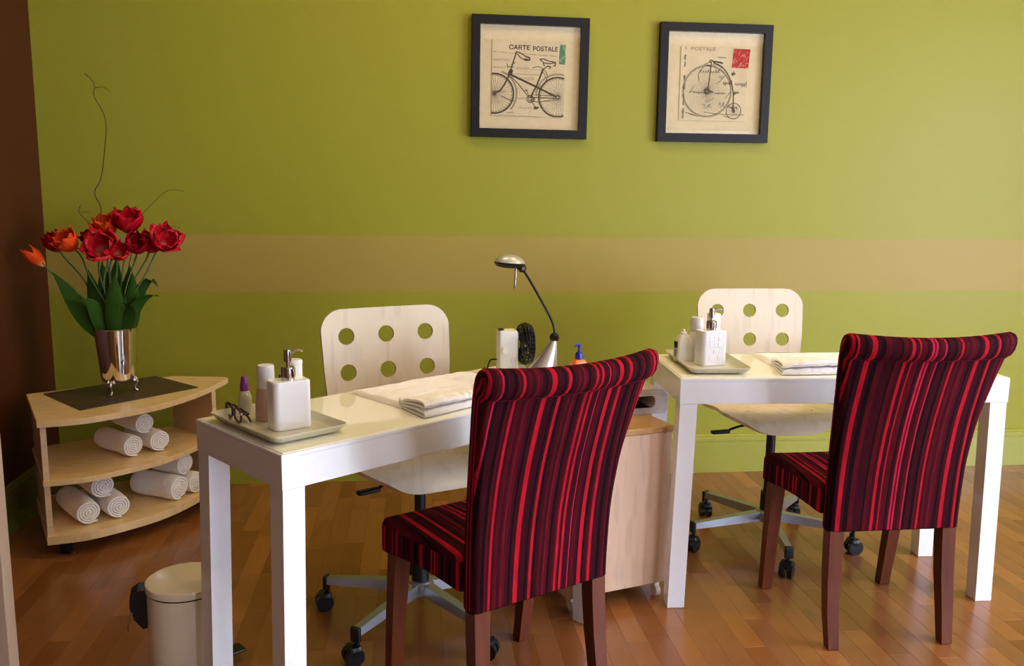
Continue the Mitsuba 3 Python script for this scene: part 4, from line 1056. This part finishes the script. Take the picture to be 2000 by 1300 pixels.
def print_pennyfarthing(t, up):
    W, Hh, dx, dy = .300, .312, -.002, -.002
    card(t, up, W, Hh, dx, dy)
    X = lambda px, py: (dx-W/2+(px-165)/895*W, dy+Hh/2-(py-152)/985*Hh)
    k = W/895; g = []
    S = lambda pts, w: g.append(stroke(spline([X(*p) for p in pts], 20) if len(pts) > 2 else [X(*p) for p in pts], w*k))
    c = X(530, 740)
    g.append(circ(*c, 318*k, 9*k)); g.append(circ(*c, 332*k, 5*k)); g.append(circ(*c, 26*k, 26*k))
    for q_ in range(64):
        a = q_*2*np.pi/64; g.append(stroke([(c[0]+28*k*math.cos(a), c[1]+28*k*math.sin(a)), (c[0]+312*k*math.cos(a+.03), c[1]+312*k*math.sin(a+.03))], 2.0*k))
    c = X(900, 1000)
    g.append(circ(*c, 100*k, 9*k)); g.append(circ(*c, 14*k, 14*k))
    for q_ in range(20):
        a = q_*2*np.pi/20; g.append(stroke([c, (c[0]+98*k*math.cos(a), c[1]+98*k*math.sin(a))], 2.4*k))
    S([(572, 345), (560, 520), (537, 735)], 13); S([(600, 360), (700, 400), (800, 510), (860, 640), (885, 760), (888, 1000)], 14)
    S([(610, 345), (660, 350), (720, 362)], 20); S([(545, 345), (565, 325), (600, 345)], 14); S([(570, 400), (500, 400), (440, 450), (405, 540), (420, 605)], 8); S([(480, 385), (540, 360), (570, 350)], 8)
    S([(560, 400), (640, 385), (720, 430)], 7); S([(500, 400), (570, 410)], 9)
    S([(490, 725), (610, 745)], 12); S([(500, 765), (560, 755)], 12)
    S([(250, 1030), (330, 1050), (420, 1085)], 7); S([(305, 1050), (380, 1070)], 8); S([(505, 1022), (700, 1045), (1045, 1048)], 7); S([(770, 1070), (860, 1095)], 7)
    ink(t, up, 'penny_farthing_drawing', g, W, Hh, dx, dy, 'mat_ink')
    rng = np.random.RandomState(8); g2 = []
    for x, y, L, h in ((425, 490, 270, 38), (740, 640, 130, 52), (900, 650, 170, 48), (345, 765, 180, 36), (520, 760, 90, 30), (630, 770, 150, 22), (880, 760, 80, 44), (850, 510, 50, 40), (830, 960, 120, 40)):
        g2.append(cursive(*X(x, y), L*k, h*k, 5.5*k, rng))
    Sg = lambda pts, w: g2.append(stroke(spline([X(*p) for p in pts], 24), w*k))
    Sg([(350, 670), (310, 740), (295, 765), (330, 745), (360, 760)], 6); Sg([(660, 640), (700, 600), (760, 530), (720, 560), (690, 545), (735, 535)], 6)      # capital strokes
    Sg([(625, 825), (570, 870), (540, 885), (520, 870), (560, 850)], 5)
    Sg([(470, 920), (510, 925), (495, 960), (520, 970), (560, 925), (575, 915), (560, 945), (590, 945)], 6)                                                   # Le
    Sg([(690, 950), (715, 890), (725, 945), (765, 880), (760, 945), (800, 930)], 6)                                                                           # M
    Sg([(770, 840), (830, 760), (800, 800), (850, 740)], 5)
    for y in (330, 420, 600, 720, 850, 930, 1040, 1110):
        p = cursive(0, 0, 62*k, 30*k, 4.5*k, rng); p = affinity.rotate(p, 90, origin=(0, 0)); p = affinity.translate(p, *X(225, y)); g2.append(p)
    for q_ in range(6): g2.append(stroke([X(660+q_*18, 283+q_), X(672+q_*18, 285+q_)], 8*k))
    ink(t, up, 'handwriting', g2, W, Hh, dx, dy, 'mat_ink', Z_CARD+.0002)
    part(t, 'lettering', up(cat(text_poly('E', 36*k, *X(215, 172), up, Z_CARD+.0001), text_poly('POSTALE', 40*k, *X(295, 180), up, Z_CARD+.0001, spread=1.35))), 'mat_ink_faint')
    part(t, 'stamp', up(extr(sg.Polygon([X(862, 165), X(1088, 170), X(1070, 425), X(848, 420)]), .0004, Z_CARD+.0003)), 'mat_stamp_red', label='red stamp')
picture(2.018, 1.7690, -.006, 'black framed vintage postcard print of a bicycle, with a green stamp', print_bicycle)
picture(2.830, 1.7655, .002, 'black framed vintage postcard print of a penny farthing, with a red stamp', print_pennyfarthing)
